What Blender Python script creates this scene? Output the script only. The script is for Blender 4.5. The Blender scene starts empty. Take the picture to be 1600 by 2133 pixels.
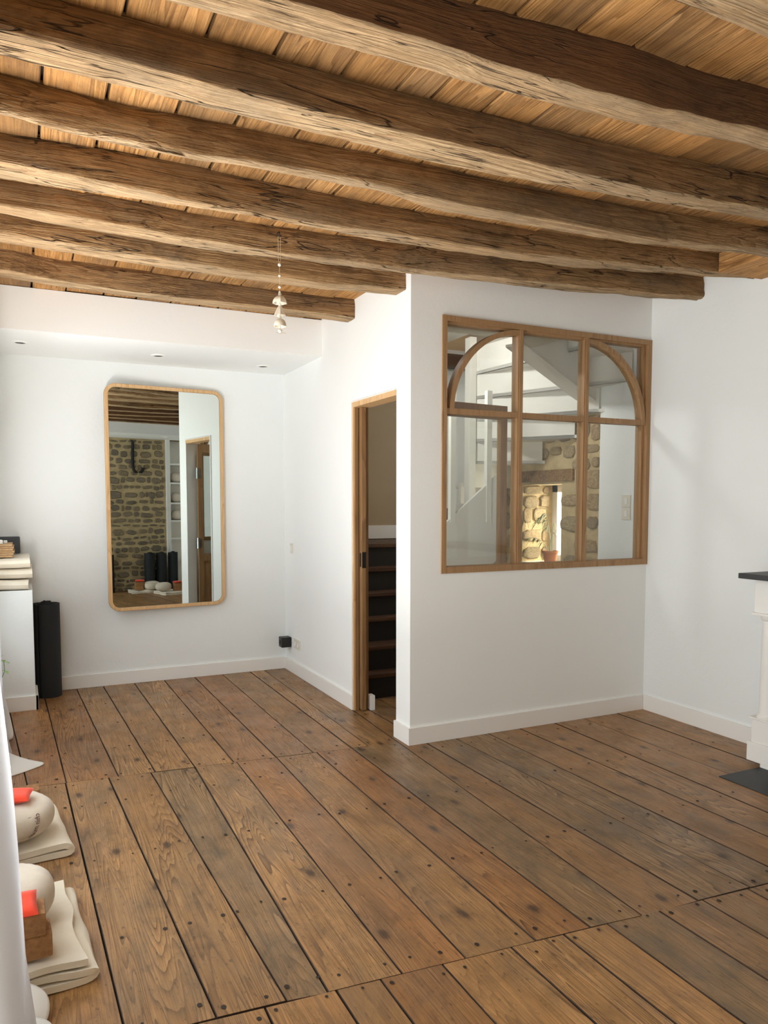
import bpy, bmesh, math, random
from mathutils import Vector, noise, Matrix
random.seed(7)
R = math.radians
scene = bpy.context.scene
col = scene.collection

# ------------------------------------------------------------------ camera
cd = bpy.data.cameras.new('camera'); cam = bpy.data.objects.new('camera', cd); col.objects.link(cam)
cam.location = (-2.046, -3.919, 1.45)
_y, _p = R(25.6484), R(-3.845)
fw = Vector((math.sin(_y)*math.cos(_p), math.cos(_y)*math.cos(_p), math.sin(_p)))
cam.rotation_euler = fw.to_track_quat('-Z', 'Y').to_euler()
cd.sensor_fit = 'HORIZONTAL'; cd.sensor_width = 36.0
cd.lens = 1572.8/1600*36.0
cd.shift_y = (1152.3-1066.5)/1600
cd.clip_start = 0.02; cd.clip_end = 100
scene.camera = cam
# ------------------------------------------------------------------ world, sun, window light, exposure
w = bpy.data.worlds.new('sky'); scene.world = w; w.use_nodes = True
bg = w.node_tree.nodes['Background']
sky = w.node_tree.nodes.new('ShaderNodeTexSky'); sky.sky_type = 'HOSEK_WILKIE'; sky.turbidity = 4
sky.sun_direction = (0.62, -0.35, 0.7)
w.node_tree.links.new(sky.outputs[0], bg.inputs[0]); bg.inputs[1].default_value = 0.12
def area(name, loc, rot, sx, sy, power, colr):
    l = bpy.data.lights.new(name, 'AREA'); l.shape = 'RECTANGLE'; l.size = sx; l.size_y = sy; l.energy = power; l.color = colr
    o = bpy.data.objects.new(name, l); col.objects.link(o); o.location = loc; o.rotation_euler = rot; return o
# each window of the left wall: sky light coming down, light from the sunlit ground outside going up
SKY, GND = (0.84, 0.94, 1.0), (0.96, 0.97, 0.96)
for nm, yy, ww, ps, pg in (('street', -0.86, 2.2, 44, 30), ('garden', 1.20, 0.9, 23, 4), ('rear', -3.68, 0.9, 50, 34)):  # rear window is unseen, added to light the beam fronts and partition
    area('skylight_%s_window' % nm, (-2.50, yy, 1.42), (0, R(-62 if nm == 'garden' else -70), 0), 1.8, ww, ps, SKY)
    area('groundlight_%s_window' % nm, (-2.50, yy, 0.95), (0, R(-118), 0), 1.4, ww, pg, GND)
area('daylight_stair_window', (2.52, 1.2, 1.30), (0, R(90), 0), 0.62, 0.5, 30, (1.0, 0.93, 0.78))
area('hall_fill', (0.42, 0.86, 2.71), (0, R(-58), 0), 0.12, 0.30, 11, (1.0, 0.99, 0.97))  # added fill, out of view, brightening the wall behind the interior window
area('stairwell_fill', (1.48, 0.95, 3.80), (0, 0, 0), 0.6, 1.0, 9, (1.0, 0.97, 0.92))  # added fill above the hall, out of view; no window up there
area('ceiling_fill_street', (-2.24, -0.70, 0.62), (0, R(180), 0), 0.12, 1.9, 112, (1.0, 0.96, 0.90))  # added uplights, one per left window, to brighten the ceiling
area('ceiling_fill_garden', (-2.24, 1.20, 0.95), (0, R(180), 0), 0.12, 0.9, 3, (1.0, 0.95, 0.86))
area('ceiling_fill_rear', (-2.24, -3.68, 0.62), (0, R(180), 0), 0.12, 0.9, 12, (1.0, 0.95, 0.86))
sl = bpy.data.lights.new('sun', 'SUN'); sl.energy = 5.0; sl.angle = R(0.6); sl.color = (1.0, 0.9, 0.72)
so = bpy.data.objects.new('sun', sl); col.objects.link(so); so.location = (4, -1, 5)
so.rotation_euler = Vector((-0.72, 0.50, -0.48)).to_track_quat('-Z', 'Y').to_euler()
vs = scene.view_settings; vs.view_transform = 'Standard'; vs.look = 'None'; vs.gamma = 1; vs.use_curve_mapping = False
vs.exposure = -0.07
scene.cycles.max_bounces = 10; scene.cycles.diffuse_bounces = 6; scene.cycles.glossy_bounces = 5
scene.cycles.transparent_max_bounces = 16; scene.cycles.caustics_reflective = False; scene.cycles.caustics_refractive = False
scene.cycles.use_denoising = True; scene.cycles.sample_clamp_indirect = 6

# ------------------------------------------------------------------ materials
def lin(c):
    c = [x/255 for x in c]
    return tuple(x/12.92 if x <= 0.04045 else ((x+0.055)/1.055)**2.4 for x in c) + (1,)
class NT:
    def __init__(s, name):
        s.m = bpy.data.materials.new(name); s.m.use_nodes = True; s.t = s.m.node_tree; s.t.nodes.clear()
        s.out = s.n('ShaderNodeOutputMaterial'); s.p = s.n('ShaderNodeBsdfPrincipled'); s.l(s.p.outputs[0], s.out.inputs[0])
    def n(s, ty, **k):
        o = s.t.nodes.new(ty)
        for a, b in k.items(): setattr(o, a, b)
        return o
    def l(s, a, b): s.t.links.new(a, b)
    def noise(s, vec, scale, detail=3, rough=.5, dist=0):
        o = s.n('ShaderNodeTexNoise'); s.l(vec, o.inputs['Vector']); o.inputs['Scale'].default_value = scale
        o.inputs['Detail'].default_value = detail; o.inputs['Roughness'].default_value = rough; o.inputs['Distortion'].default_value = dist
        return o.outputs['Fac']
    def mapping(s, vec, scale, loc=(0,0,0), rot=(0,0,0)):
        o = s.n('ShaderNodeMapping'); s.l(vec, o.inputs[0]); o.inputs['Scale'].default_value = scale
        o.inputs['Location'].default_value = loc; o.inputs['Rotation'].default_value = rot; return o.outputs[0]
    def math(s, op, a, b=None, clamp=False):
        o = s.n('ShaderNodeMath', operation=op, use_clamp=clamp)
        for i, x in enumerate((a, b)):
            if x is None: continue
            if isinstance(x, (int, float)): o.inputs[i].default_value = x
            else: s.l(x, o.inputs[i])
        return o.outputs[0]
    def ramp(s, fac, stops, interp='LINEAR'):
        o = s.n('ShaderNodeValToRGB'); s.l(fac, o.inputs[0]); o.color_ramp.interpolation = interp
        e = o.color_ramp.elements
        while len(e) < len(stops): e.new(0.5)
        for i, (p, c) in enumerate(stops): e[i].position = p; e[i].color = c if len(c) == 4 else tuple(c)+(1,)
        return o.outputs[0]
    def mix(s, fac, a, b, mode='MIX'):
        o = s.n('ShaderNodeMix', data_type='RGBA', blend_type=mode)
        if isinstance(fac, (int, float)): o.inputs[0].default_value = fac
        else: s.l(fac, o.inputs[0])
        for i, x in ((6, a), (7, b)):
            if isinstance(x, tuple): o.inputs[i].default_value = x
            else: s.l(x, o.inputs[i])
        return o.outputs[2]
    def coords(s, rnd=0):
        tc = s.n('ShaderNodeTexCoord').outputs['Object']
        if not rnd: return tc, None
        oi = s.n('ShaderNodeObjectInfo').outputs['Random']
        cb = s.n('ShaderNodeCombineXYZ')
        s.l(s.math('MULTIPLY', oi, 37.1*rnd), cb.inputs[0]); s.l(s.math('MULTIPLY', oi, 91.7*rnd), cb.inputs[1]); s.l(s.math('MULTIPLY', oi, 53.3*rnd), cb.inputs[2])
        ad = s.n('ShaderNodeVectorMath', operation='ADD'); s.l(tc, ad.inputs[0]); s.l(cb.outputs[0], ad.inputs[1])
        return ad.outputs[0], oi
    def bump(s, h, strength=.3, dist=.01):
        o = s.n('ShaderNodeBump'); o.inputs['Strength'].default_value = strength; o.inputs['Distance'].default_value = dist
        s.l(h, o.inputs['Height']); s.l(o.outputs[0], s.p.inputs['Normal'])
    def base(s, c):
        if isinstance(c, tuple): s.p.inputs['Base Color'].default_value = c
        else: s.l(c, s.p.inputs['Base Color'])
    def rough(s, r):
        if isinstance(r, (int, float)): s.p.inputs['Roughness'].default_value = r
        else: s.l(r, s.p.inputs['Roughness'])

def plain(name, rgb, rough=.6, metal=0, bump=None, var=0.0, vscale=3, sheen=0):
    t = NT(name); v, _ = t.coords()
    c = lin(rgb)
    if var:
        n = t.noise(v, vscale, 4, .6)
        d = tuple(x*(1-var) for x in c[:3])+(1,); u = tuple(min(1, x*(1+var)) for x in c[:3])+(1,)
        t.base(t.ramp(n, [(.3, d), (.7, u)]))
    else: t.base(c)
    t.rough(rough); t.p.inputs['Metallic'].default_value = metal
    if sheen: t.p.inputs['Sheen Weight'].default_value = sheen
    if bump: t.bump(t.noise(v, bump[0], 3, .6), bump[1], bump[2])
    return t.m

def wood(name, axis, dark, mid, lite, ring=7.0, along=.55, freq=16, rough=.5, rnd=1, grey=None, cracks=0, fiber=.35, bump=.25, hue=.14, knots=0, knotcol=(60,38,24), spec=.5, pores=0, bd=.004, mottle=0):
    """axis: grain direction 0/1/2"""
    t = NT(name); v, oi = t.coords(rnd)
    def sc(a, b): s = [a, a, a]; s[axis] = b; return tuple(s)
    vec = t.mapping(v, sc(1, along/ring))
    warp = t.noise(t.mapping(v, sc(1, .22)), 2.6, 2, .5)
    n1 = t.noise(vec, ring, 1.5, .45, .35)
    f = t.math('ADD', t.math('MULTIPLY', n1, freq), t.math('MULTIPLY', warp, 3.0))
    s = t.math('FRACT', f)
    s = t.math('POWER', s, 1.6)
    fib = t.noise(t.mapping(v, sc(1, .028)), 150, 3, .65)
    col_ = t.ramp(s, [(0, lin(lite)), (.45, lin(mid)), (.93, lin(dark)), (1.0, lin(lite))])
    # weaken grain where noise is low
    g = t.ramp(t.noise(t.mapping(v, sc(1, .3)), 2.2, 2, .5), [(.35, (.12,)*3), (.65, (.85,)*3)])
    col_ = t.mix(g, lin(mid), col_)
    fr = t.ramp(fib, [(.32, (1-fiber,)*3), (.62, (1.08,)*3)])
    col_ = t.mix(1.0, col_, fr, 'MULTIPLY')
    if oi is not None and hue:
        hv = t.ramp(oi, [(0, (1-hue, 1-hue*1.05, 1-hue*1.1)), (.5, (1, 1, 1)), (1, (1+hue*.6, 1+hue*.45, 1+hue*.2))])
        col_ = t.mix(1.0, col_, hv, 'MULTIPLY')
    if grey:
        gm = t.ramp(t.noise(t.mapping(v, sc(1, .45)), grey[1], 5, .68), [(.46, (0,0,0)), (.66, (grey[2],)*3)])
        col_ = t.mix(gm, col_, lin(grey[0]))
    if mottle:
        mo = t.ramp(t.noise(t.mapping(v, sc(1, .6)), 6.5, 6, .72, .6), [(.36, (1-mottle, 1-mottle*1.02, 1-mottle*1.05)), (.52, (1,1,1)), (.7, (1.06,)*3)])
        col_ = t.mix(1.0, col_, mo, 'MULTIPLY')
    if pores:
        pn = t.noise(t.mapping(v, sc(1, .3)), 95, 3, .7)
        pm = t.ramp(pn, [(.60, (1,1,1)), (.70, (1-pores,)*3)]); col_ = t.mix(1.0, col_, pm, 'MULTIPLY')
    if knots:
        vo = t.n('ShaderNodeTexVoronoi', voronoi_dimensions='2D'); dn = t.n('ShaderNodeVectorMath', operation='ADD'); t.l(t.mapping(v, sc(1, .5)), dn.inputs[0]); nv = t.n('ShaderNodeTexNoise'); t.l(v, nv.inputs['Vector']); nv.inputs['Scale'].default_value = 22; sv = t.n('ShaderNodeVectorMath', operation='SCALE'); t.l(nv.outputs['Color'], sv.inputs[0]); sv.inputs['Scale'].default_value = .018; t.l(sv.outputs[0], dn.inputs[1]); t.l(dn.outputs[0], vo.inputs['Vector']); vo.inputs['Scale'].default_value = knots
        km = t.ramp(vo.outputs['Distance'], [(.0, (.95,)*3), (.03, (.8,)*3), (.055, (.25,)*3), (.10, (0,0,0))])
        col_ = t.mix(km, col_, lin(knotcol))
    h = t.math('ADD', t.math('MULTIPLY', s, .35), fib)
    if cracks:
        cn = t.noise(t.mapping(v, sc(1, .07)), 16, 3, .55, .3)
        cm = t.math('ABSOLUTE', t.math('SUBTRACT', cn, .5))
        ck = t.ramp(cm, [(0, (0,)*3), (.010, (1,)*3)])
        cg = t.ramp(t.noise(t.mapping(v, sc(1, .3)), 3.0, 2), [(.48, (1,)*3), (.58, (0,)*3)])
        ck = t.mix(cg, ck, (1,1,1,1))
        col_ = t.mix(1.0, col_, t.ramp(ck, [(0, (1-cracks,)*3), (1, (1,)*3)]), 'MULTIPLY')
        h = t.math('ADD', h, t.math('MULTIPLY', ck, 2.0))
    t.base(col_)
    rr = t.ramp(t.noise(v, 5, 4, .6), [(.3, (rough-.08,)*3), (.7, (min(1, rough+.14),)*3)])
    t.rough(rr); t.p.inputs['Specular IOR Level'].default_value = spec
    t.bump(h, bump, bd)
    return t.m

M = {}
M['plaster'] = plain('white plaster', (232,235,235), .85, bump=(14, .25, .012), var=.015, vscale=1.5)
M['plaster_cool'] = plain('white painted plaster', (238,239,238), .8, bump=(22, .12, .008), var=.01, vscale=1.2)
M['trim'] = plain('satin white paint', (236,233,229), .45, bump=(40, .05, .004))
M['hallwhite'] = plain('old white painted boards', (222,220,212), .6, bump=(9, .2, .01), var=.03)
M['hallwarm'] = plain('ochre stair wall', (206,182,150), .8, var=.05)
FL = dict(ring=9, along=.52, freq=32, rough=.38, fiber=.36, bump=.3, hue=.16, knots=2.9, knotcol=(60,40,24), pores=.5, mottle=.3)
M['floor'] = wood('aged pine floorboards', 1, (76,49,25), (160,117,71), (184,142,93), grey=((118,94,66), 3.4, .66), **FL)
M['stairwall'] = plain('shaded stair wall', (166,148,122), .85, var=.06, vscale=2)  # beige wall, its colour darkened for the shadow behind the doorway
M['floor_worn'] = wood('worn grey pine floorboard', 1, (76,54,33), (140,107,70), (164,131,92), grey=((104,86,64), 5.5, .9), **FL)
M['floor_red'] = wood('reddish pine floorboard', 1, (84,49,25), (155,107,61), (178,131,82), grey=((116,90,62), 3.2, .6), **FL)
M['jointdirt'] = plain('dirty plank edge', (66,48,34), .9, var=.5, vscale=5)
M['subfloor'] = plain('dark gap', (30,22,16), .95)
BM = dict(ring=16, along=.8, freq=9, rough=.8, cracks=.75, fiber=.34, bump=.9, spec=.25, pores=.3, bd=.012)
M['beam'] = wood('old oak beam sides', 0, (122,90,58), (160,124,84), (182,148,106), grey=((116,96,74), 3.4, .8), hue=.12, mottle=.34, **BM)
M['beam_mid'] = wood('brown old oak beam sides', 0, (112,80,52), (142,108,72), (164,130,92), grey=((106,86,66), 3.2, .75), hue=.08, mottle=.34, **BM)
M['beam_dark'] = wood('dark old oak beam sides', 0, (80,52,30), (106,72,44), (126,90,58), grey=((84,62,44), 2.6, .6), hue=.06, mottle=.25, **BM)
M['beam_under'] = wood('pale weathered oak', 0, (146,114,78), (186,154,116), (208,180,142), ring=20, along=.9, freq=8, rough=.85, grey=((160,140,114), 4, .6), cracks=.65, fiber=.42, bump=1.0, hue=.08, spec=.2, pores=.35, bd=.012, mottle=.22)
M['board'] = wood('oak ceiling boards', 1, (120,80,40), (172,126,74), (196,150,96), ring=14, along=.7, freq=12, rough=.7, grey=((124,98,70), 3.4, .6), fiber=.34, bump=.7, hue=.26, spec=.3, pores=.2, bd=.006, mottle=.24)
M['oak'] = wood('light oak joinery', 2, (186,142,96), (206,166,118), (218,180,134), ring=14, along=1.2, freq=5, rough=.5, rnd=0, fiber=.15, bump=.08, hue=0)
M['oakshade'] = wood('shaded oak joinery', 2, (112,80,50), (136,102,66), (150,116,78), ring=14, along=1.2, freq=5, rough=.5, rnd=0, fiber=.12, bump=.06, hue=0)  # darker copy of the oak; shade on jamb and leaf is in the colour
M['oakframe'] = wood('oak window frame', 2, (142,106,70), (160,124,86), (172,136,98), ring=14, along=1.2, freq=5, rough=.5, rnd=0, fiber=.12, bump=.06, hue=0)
M['stair'] = wood('dark brown stair wood', 0, (40,24,14), (70,44,26), (92,60,36), ring=8, along=.6, freq=8, rough=.5, fiber=.3, bump=.2)
M['stairdark'] = plain('black brown riser', (18,12,9), .7)
M['mat'] = plain('black foam', (24,27,30), .75, bump=(120, .25, .002))
M['matedge'] = plain('foam edge', (40,43,46), .8)
M['cork'] = plain('brown cork', (150,108,68), .85, bump=(160, .5, .002), var=.28, vscale=70)
M['corkpale'] = plain('pale cork', (176,142,104), .85, bump=(160, .5, .002), var=.2, vscale=70)
M['orange'] = plain('orange cotton', (226,62,28), .8, bump=(260, .25, .001), sheen=.2)
M['linen'] = plain('grey beige linen', (208,196,180), .9, bump=(240, .3, .001), var=.05, vscale=20, sheen=.2)
M['cotton'] = plain('cream cotton', (226,216,198), .9, bump=(200, .35, .0015), var=.04, vscale=12, sheen=.2)
M['cottonwhite'] = plain('white curtain linen', (238,238,236), .9, bump=(240, .25, .001))
M['seam'] = plain('dark stitching', (112,100,88), .9)
M['slate'] = plain('black slate', (44,45,46), .5, bump=(30, .15, .004), var=.12)
M['black'] = plain('black plastic', (18,18,19), .4)
M['socket'] = plain('ivory plastic', (222,218,205), .4)
M['speaker'] = plain('dark grey plastic', (58,62,68), .5)
M['ring'] = plain('white metal ring', (235,234,230), .35)
M['iron'] = plain('forged iron', (24,20,19), .6, metal=.3, bump=(60, .4, .003))
M['nail'] = plain('old nail', (42,30,22), .7)
M['ceramic'] = plain('cream ceramic', (226,218,202), .35, var=.04, vscale=30)
M['cordm'] = plain('jute cord', (190,172,142), .9)
M['terracotta'] = plain('terracotta', (190,134,100), .8, var=.08, vscale=12)
M['leaf'] = plain('green leaf', (66,92,34), .5)
M['leafpale'] = plain('pale green leaf', (126,160,84), .5)
M['stem'] = plain('pale stem', (206,208,180), .6)
M['soil'] = plain('soil', (50,36,26), .95)
M['chrome'] = plain('steel hinge', (190,190,188), .3, metal=1)
M['thread'] = plain('dark red thread', (84,20,14), .9)
M['mortar'] = plain('ochre lime mortar', (188,168,128), .95, bump=(45, .8, .01), var=.16, vscale=9)
def stonemat(name, a, b, c):
    t = NT(name); v, oi = t.coords(.2)
    n = t.noise(v, 9, 5, .65)
    cc = t.ramp(n, [(.3, lin(a)), (.5, lin(b)), (.72, lin(c))])
    cc = t.mix(1.0, cc, t.ramp(oi, [(0, (.72,.74,.78)), (.5, (1,1,1)), (1, (1.12,1.05,.95))]), 'MULTIPLY')
    t.base(cc); t.rough(.9); t.bump(t.noise(v, 30, 5, .7), .8, .01); return t.m
M['stone'] = stonemat('grey brown rubble stone', (98,88,74), (134,120,100), (162,146,120))
M['stonelight'] = stonemat('warm hall stone', (142,122,90), (172,152,118), (196,178,144))
t = NT('mirror silver'); t.base((.66,.72,.70,1)); t.p.inputs['Metallic'].default_value = 1; t.rough(0.0); M['mirror'] = t.m
t = NT('window glass'); t.t.nodes.remove(t.p); tr = t.n('ShaderNodeBsdfTransparent'); gl = t.n('ShaderNodeBsdfGlossy'); gl.inputs['Roughness'].default_value = 0
fr = t.n('ShaderNodeFresnel'); geo = t.n('ShaderNodeNewGeometry'); t.l(t.math('SUBTRACT', 1.5, t.math('MULTIPLY', geo.outputs['Backfacing'], .83333)), fr.inputs['IOR']); mx = t.n('ShaderNodeMixShader')
t.l(fr.outputs[0], mx.inputs[0]); t.l(tr.outputs[0], mx.inputs[1]); t.l(gl.outputs[0], mx.inputs[2]); t.l(mx.outputs[0], t.out.inputs[0])
tr.inputs[0].default_value = (.97,.98,.97,1); M['glass'] = t.m
t = NT('sheer white linen'); t.base(lin((242,243,246))); t.rough(.9); t.bump(t.noise(t.mapping(t.coords()[0], (1,1,.05)), 90, 2), .3, .003)
tl = t.n('ShaderNodeBsdfTranslucent'); tl.inputs[0].default_value = (.9,.9,.92,1); mx = t.n('ShaderNodeMixShader'); mx.inputs[0].default_value = .45
t.l(t.p.outputs[0], mx.inputs[1]); t.l(tl.outputs[0], mx.inputs[2]); t.l(mx.outputs[0], t.out.inputs[0]); M['sheer'] = t.m

# ------------------------------------------------------------------ mesh helpers
class MB:
    def __init__(s): s.v = []; s.f = []; s.mi = []
    def add(s, vs, fs, mi=0):
        b = len(s.v); s.v += [tuple(p) for p in vs]; s.f += [tuple(i+b for i in f) for f in fs]; s.mi += [mi]*len(fs); return s
    def box(s, a, b, mi=0, bev=0):
        x0, y0, z0 = a; x1, y1, z1 = b
        if bev:
            bm = bmesh.new(); bmesh.ops.create_cube(bm, size=1)
            for v in bm.verts: v.co = Vector(((x0+x1)/2+v.co.x*(x1-x0), (y0+y1)/2+v.co.y*(y1-y0), (z0+z1)/2+v.co.z*(z1-z0)))
            bmesh.ops.bevel(bm, geom=bm.edges[:], offset=bev, segments=2, affect='EDGES', profile=.6)
            bm.verts.index_update(); s.add([v.co[:] for v in bm.verts], [[v.index for v in f.verts] for f in bm.faces], mi); bm.free(); return s
        vs_ = [(x0,y0,z0),(x1,y0,z0),(x1,y1,z0),(x0,y1,z0),(x0,y0,z1),(x1,y0,z1),(x1,y1,z1),(x0,y1,z1)]
        return s.add(vs_, [(0,3,2,1),(4,5,6,7),(0,1,5,4),(1,2,6,5),(2,3,7,6),(3,0,4,7)], mi)
    def prism(s, pts, z0, z1, mi=0, axis=2):
        n = len(pts)
        def P(a, b, c): return {2: (a,b,c), 1: (a,c,b), 0: (c,a,b)}[axis]
        vs_ = [P(a, b, z0) for a, b in pts]+[P(a, b, z1) for a, b in pts]
        return s.add(vs_, [tuple(range(n))[::-1], tuple(range(n, 2*n))]+[(i, (i+1) % n, n+(i+1) % n, n+i) for i in range(n)], mi)
    def lathe(s, prof, c=(0,0,0), seg=24, mi=0, fn=None, cap=True):
        vs_ = []; n = len(prof)
        for r, z in prof:
            for k in range(seg):
                a = 2*math.pi*k/seg; rr = r*(fn(a, z) if fn else 1)
                vs_.append((c[0]+rr*math.cos(a), c[1]+rr*math.sin(a), c[2]+z))
        fs = [(i*seg+k, i*seg+(k+1) % seg, (i+1)*seg+(k+1) % seg, (i+1)*seg+k) for i in range(n-1) for k in range(seg)]
        if cap: fs += [tuple(range(seg))[::-1], tuple((n-1)*seg+k for k in range(seg))]
        return s.add(vs_, fs, mi)
    def tube(s, pts, r, seg=8, mi=0, rad=None):
        pts = [Vector(p) for p in pts]; vs_ = []; n = len(pts)
        up = Vector((0,0,1))
        for i, p in enumerate(pts):
            d = (pts[min(i+1, n-1)]-pts[max(i-1, 0)]).normalized()
            if abs(d.dot(up)) > .98: up = Vector((1,0,0))
            a = d.cross(up).normalized(); b = a.cross(d).normalized(); rr = rad[i] if rad else r
            vs_ += [tuple(p+a*rr*math.cos(2*math.pi*k/seg)+b*rr*math.sin(2*math.pi*k/seg)) for k in range(seg)]
        fs = [(i*seg+k, i*seg+(k+1) % seg, (i+1)*seg+(k+1) % seg, (i+1)*seg+k) for i in range(n-1) for k in range(seg)]
        fs += [tuple(range(seg))[::-1], tuple((n-1)*seg+k for k in range(seg))]
        return s.add(vs_, fs, mi)
    def mesh(s, name, mats, smooth=False):
        me = bpy.data.meshes.new(name); me.from_pydata(s.v, [], s.f); me.validate()
        for m in (mats if isinstance(mats, (list, tuple)) else [mats]): me.materials.append(m)
        for p, i in zip(me.polygons, s.mi): p.material_index = i
        bm = bmesh.new(); bm.from_mesh(me); bmesh.ops.recalc_face_normals(bm, faces=bm.faces); bm.to_mesh(me); bm.free()
        if smooth:
            for p in me.polygons: p.use_smooth = True
            try: me.set_sharp_from_angle(angle=R(38))
            except Exception: pass
        return me
    def obj(s, name, mats, parent=None, smooth=False, loc=(0,0,0), rz=0):
        return link(name, s.mesh(name, mats, smooth), parent, loc, rz)
def link(name, me, parent=None, loc=(0,0,0), rz=0):
    o = bpy.data.objects.new(name, me); col.objects.link(o); o.location = loc; o.rotation_euler = (0,0,rz)
    if parent: o.parent = parent
    return o
def tag(o, label, cat, group=None):
    o['label'] = label; o['category'] = cat
    if group: o['group'] = group
    return o
def thing(name, label, cat, loc=(0,0,0), rz=0, group=None): return tag(link(name, None, None, loc, rz), label, cat, group)
def struct(o): o['kind'] = 'structure'; return o
def copy_tree(o, parent=None):
    c = o.copy(); col.objects.link(c); c.parent = parent
    for ch in list(o.children): copy_tree(ch, c)
    return c
def nz(x, y, z, s=1.0): return noise.noise(Vector((x*s, y*s, z*s)))

XR, YM, ZB, XL, YF = 1.868, 2.365, 2.805, -2.32, -4.3
BB = .103
# ------------------------------------------------------------------ FLOOR
fl = struct(MB().box((XL-.4, YF-.3, -.12), (2.6, 4.2, -.03)).obj('floor', M['subfloor']))
J1 = lambda x: .084-.084*x*1.0
J2 = lambda x: -2.004-.075*x
SA = [(0,-2.62),(0,-2.33),(-.064,-2.039),(-.027,-1.868),(-.035,-1.613),(-.031,-1.427),(-.018,-1.223),(-.008,-1.012),(-.004,-.774),(.002,-.556),(.004,-.323),(.015,-.220),(.044,-.029)]
SB = [(0,-2.62),(0,-2.35),(0,-2.1),(-.024,-1.873),(-.038,-1.661),(-.032,-1.449),(.019,-1.229),(.014,-1.001),(.017,-.776),(.005,-.538),(.004,-.323),(.044,-.029)]
SL = [(.044,-.029),(-.010,.122),(-.034,.328),(-.020,.564),(-.022,.805),(.010,1.084),(-.002,1.329),(.003,1.618),(0,1.93)]
SC = [-2.6,-2.3,-2.07,-1.86,-1.66,-1.447,-1.248,-1.10,-.884,-.651,-.44,-.256,-.047,.158,.385,.62,.86,1.12,1.37,1.62,1.9]
nails = MB()
def nail(x, y):
    r = random.uniform(.0045, .0085); k = 8; a0 = random.random()
    nails.add([(x+r*math.cos(a0+2*math.pi*i/k), y+r*1.2*math.sin(a0+2*math.pi*i/k), .0022) for i in range(k)], [tuple(range(k))])
def plank(sl, sr, ya, yb, mat=None):
    """sl, sr: seam functions x=a*y+b (left/right); ya, yb: end functions of x (near/far)"""
    g = .0021+random.uniform(0, .0012); n = 14; top = random.uniform(-.0012, .0012)
    ph = random.uniform(0, 50); Ls = []; Rs = []
    for i in range(n+1):
        t_ = i/n
        yl = ya(sl[1])*(1-t_)+yb(sl[1])*t_; yr = ya(sr[1])*(1-t_)+yb(sr[1])*t_
        if i == 0: yl += .002; yr += .002
        if i == n: yl -= .002; yr -= .002
        Ls.append((sl[0]*yl+sl[1]+g+.0022*nz(ph, i*.9, 0), yl)); Rs.append((sr[0]*yr+sr[1]-g+.0022*nz(ph, i*.9, 9), yr))
    c = .0016; m = MB(); vs_ = []
    for (xl, yl), (xr, yr) in zip(Ls, Rs):
        vs_ += [(xl, yl, -.028), (xl, yl, top-c), (xl+c, yl, top), (xr-c, yr, top), (xr, yr, top-c), (xr, yr, -.028)]
    fs = []
    for i in range(n):
        a = i*6; b = a+6
        for k in range(5): fs.append((a+k, a+k+1, b+k+1, b+k))
    fs += [(0,1,2,3,4,5), tuple(n*6+k for k in (5,4,3,2,1,0))]
    m.add(vs_, fs); m.mi = [0 if (q < n*5 and q % 5 == 2) else 1 for q in range(len(fs))]
    mt = mat or random.choices(['floor', 'floor_worn', 'floor_red'], [.70, .12, .18])[0]
    m.obj('floorboard', [M[mt], M['jointdirt']], fl)
    y0, y1 = ya(sl[1]), yb(sl[1]); W = (sr[1]-sl[1])
    ys = [y0+.045, y1-.045]+[y for y in (-3.5,-2.95,-1.35,-.72,-.12,.72,1.25,1.8) if y0+.2 < y < y1-.2]
    for y in ys:
        for q in ((.2, .8) if W > .15 else (.4,)):
            x = (sl[0]*y+sl[1])*(1-q)+(sr[0]*y+sr[1])*q
            nail(x+random.uniform(-.02, .02), y+random.uniform(-.02, .02))
K = lambda v: (lambda x: v)
for i in range(len(SA)-1): plank(SA[i], SA[i+1], J1, K(YM+.02))
for i in range(len(SB)-1): plank(SB[i], SB[i+1], J2, J1, {5: 'floor_worn', 9: 'floor_red', 4: 'floor', 3: 'floor', 6: 'floor'}.get(i))
for i in range(len(SL)-1): plank(SL[i], SL[i+1], J2, K(2.5))
for i in range(len(SC)-1): plank((.004*(i % 3-1), SC[i]), (.004*((i+1) % 3-1), SC[i+1]), K(YF-.02), J2)
no = nails.obj('nail_heads', M['nail'], fl); no['kind'] = 'stuff'

# ------------------------------------------------------------------ CEILING: slab, boards, beams
ce = struct(MB().box((XL-.4, YF-.3, ZB+.03), (.016, YM+.1, ZB+.12)).box((.016, YF-.3, ZB+.09), (2.4, .10, ZB+.15)).obj('ceiling', M['subfloor']))
CS = [-2.56,-2.35,-2.15,-1.945,-1.745,-1.515,-1.31,-1.085,-.89,-.76,-.56,-.355,-.13,.09,.34,.54,.76,.97,1.18,1.40,1.62,1.87]
for i in range(len(CS)-1):
    a, b = CS[i]+.005, CS[i+1]-.005; t_ = random.uniform(0, .008)+.029*max(0, (CS[i]+CS[i+1])/2); yb = 1.46 if b < .12 else .02
    m = MB(); n = 10; vs_ = []; ph = random.uniform(0, 99)
    for k in range(n+1):
        y = YF+(yb-YF)*k/n; j = .003*nz(ph, k*.8, 0)
        vs_ += [(a+j, y, ZB+t_+.028), (a+j, y, ZB+t_+.003), (a+j+.004, y, ZB+t_), (b+j-.004, y, ZB+t_), (b+j, y, ZB+t_+.003), (b+j, y, ZB+t_+.028)]
    fs = []
    for k in range(n):
        for q in range(5): fs.append((k*6+q, k*6+q+1, k*6+6+q+1, k*6+6+q))
    fs += [(0,1,2,3,4,5), tuple(n*6+q for q in (5,4,3,2,1,0))]
    m.add(vs_, fs).obj('ceiling_board', M['board'], ce)

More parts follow.
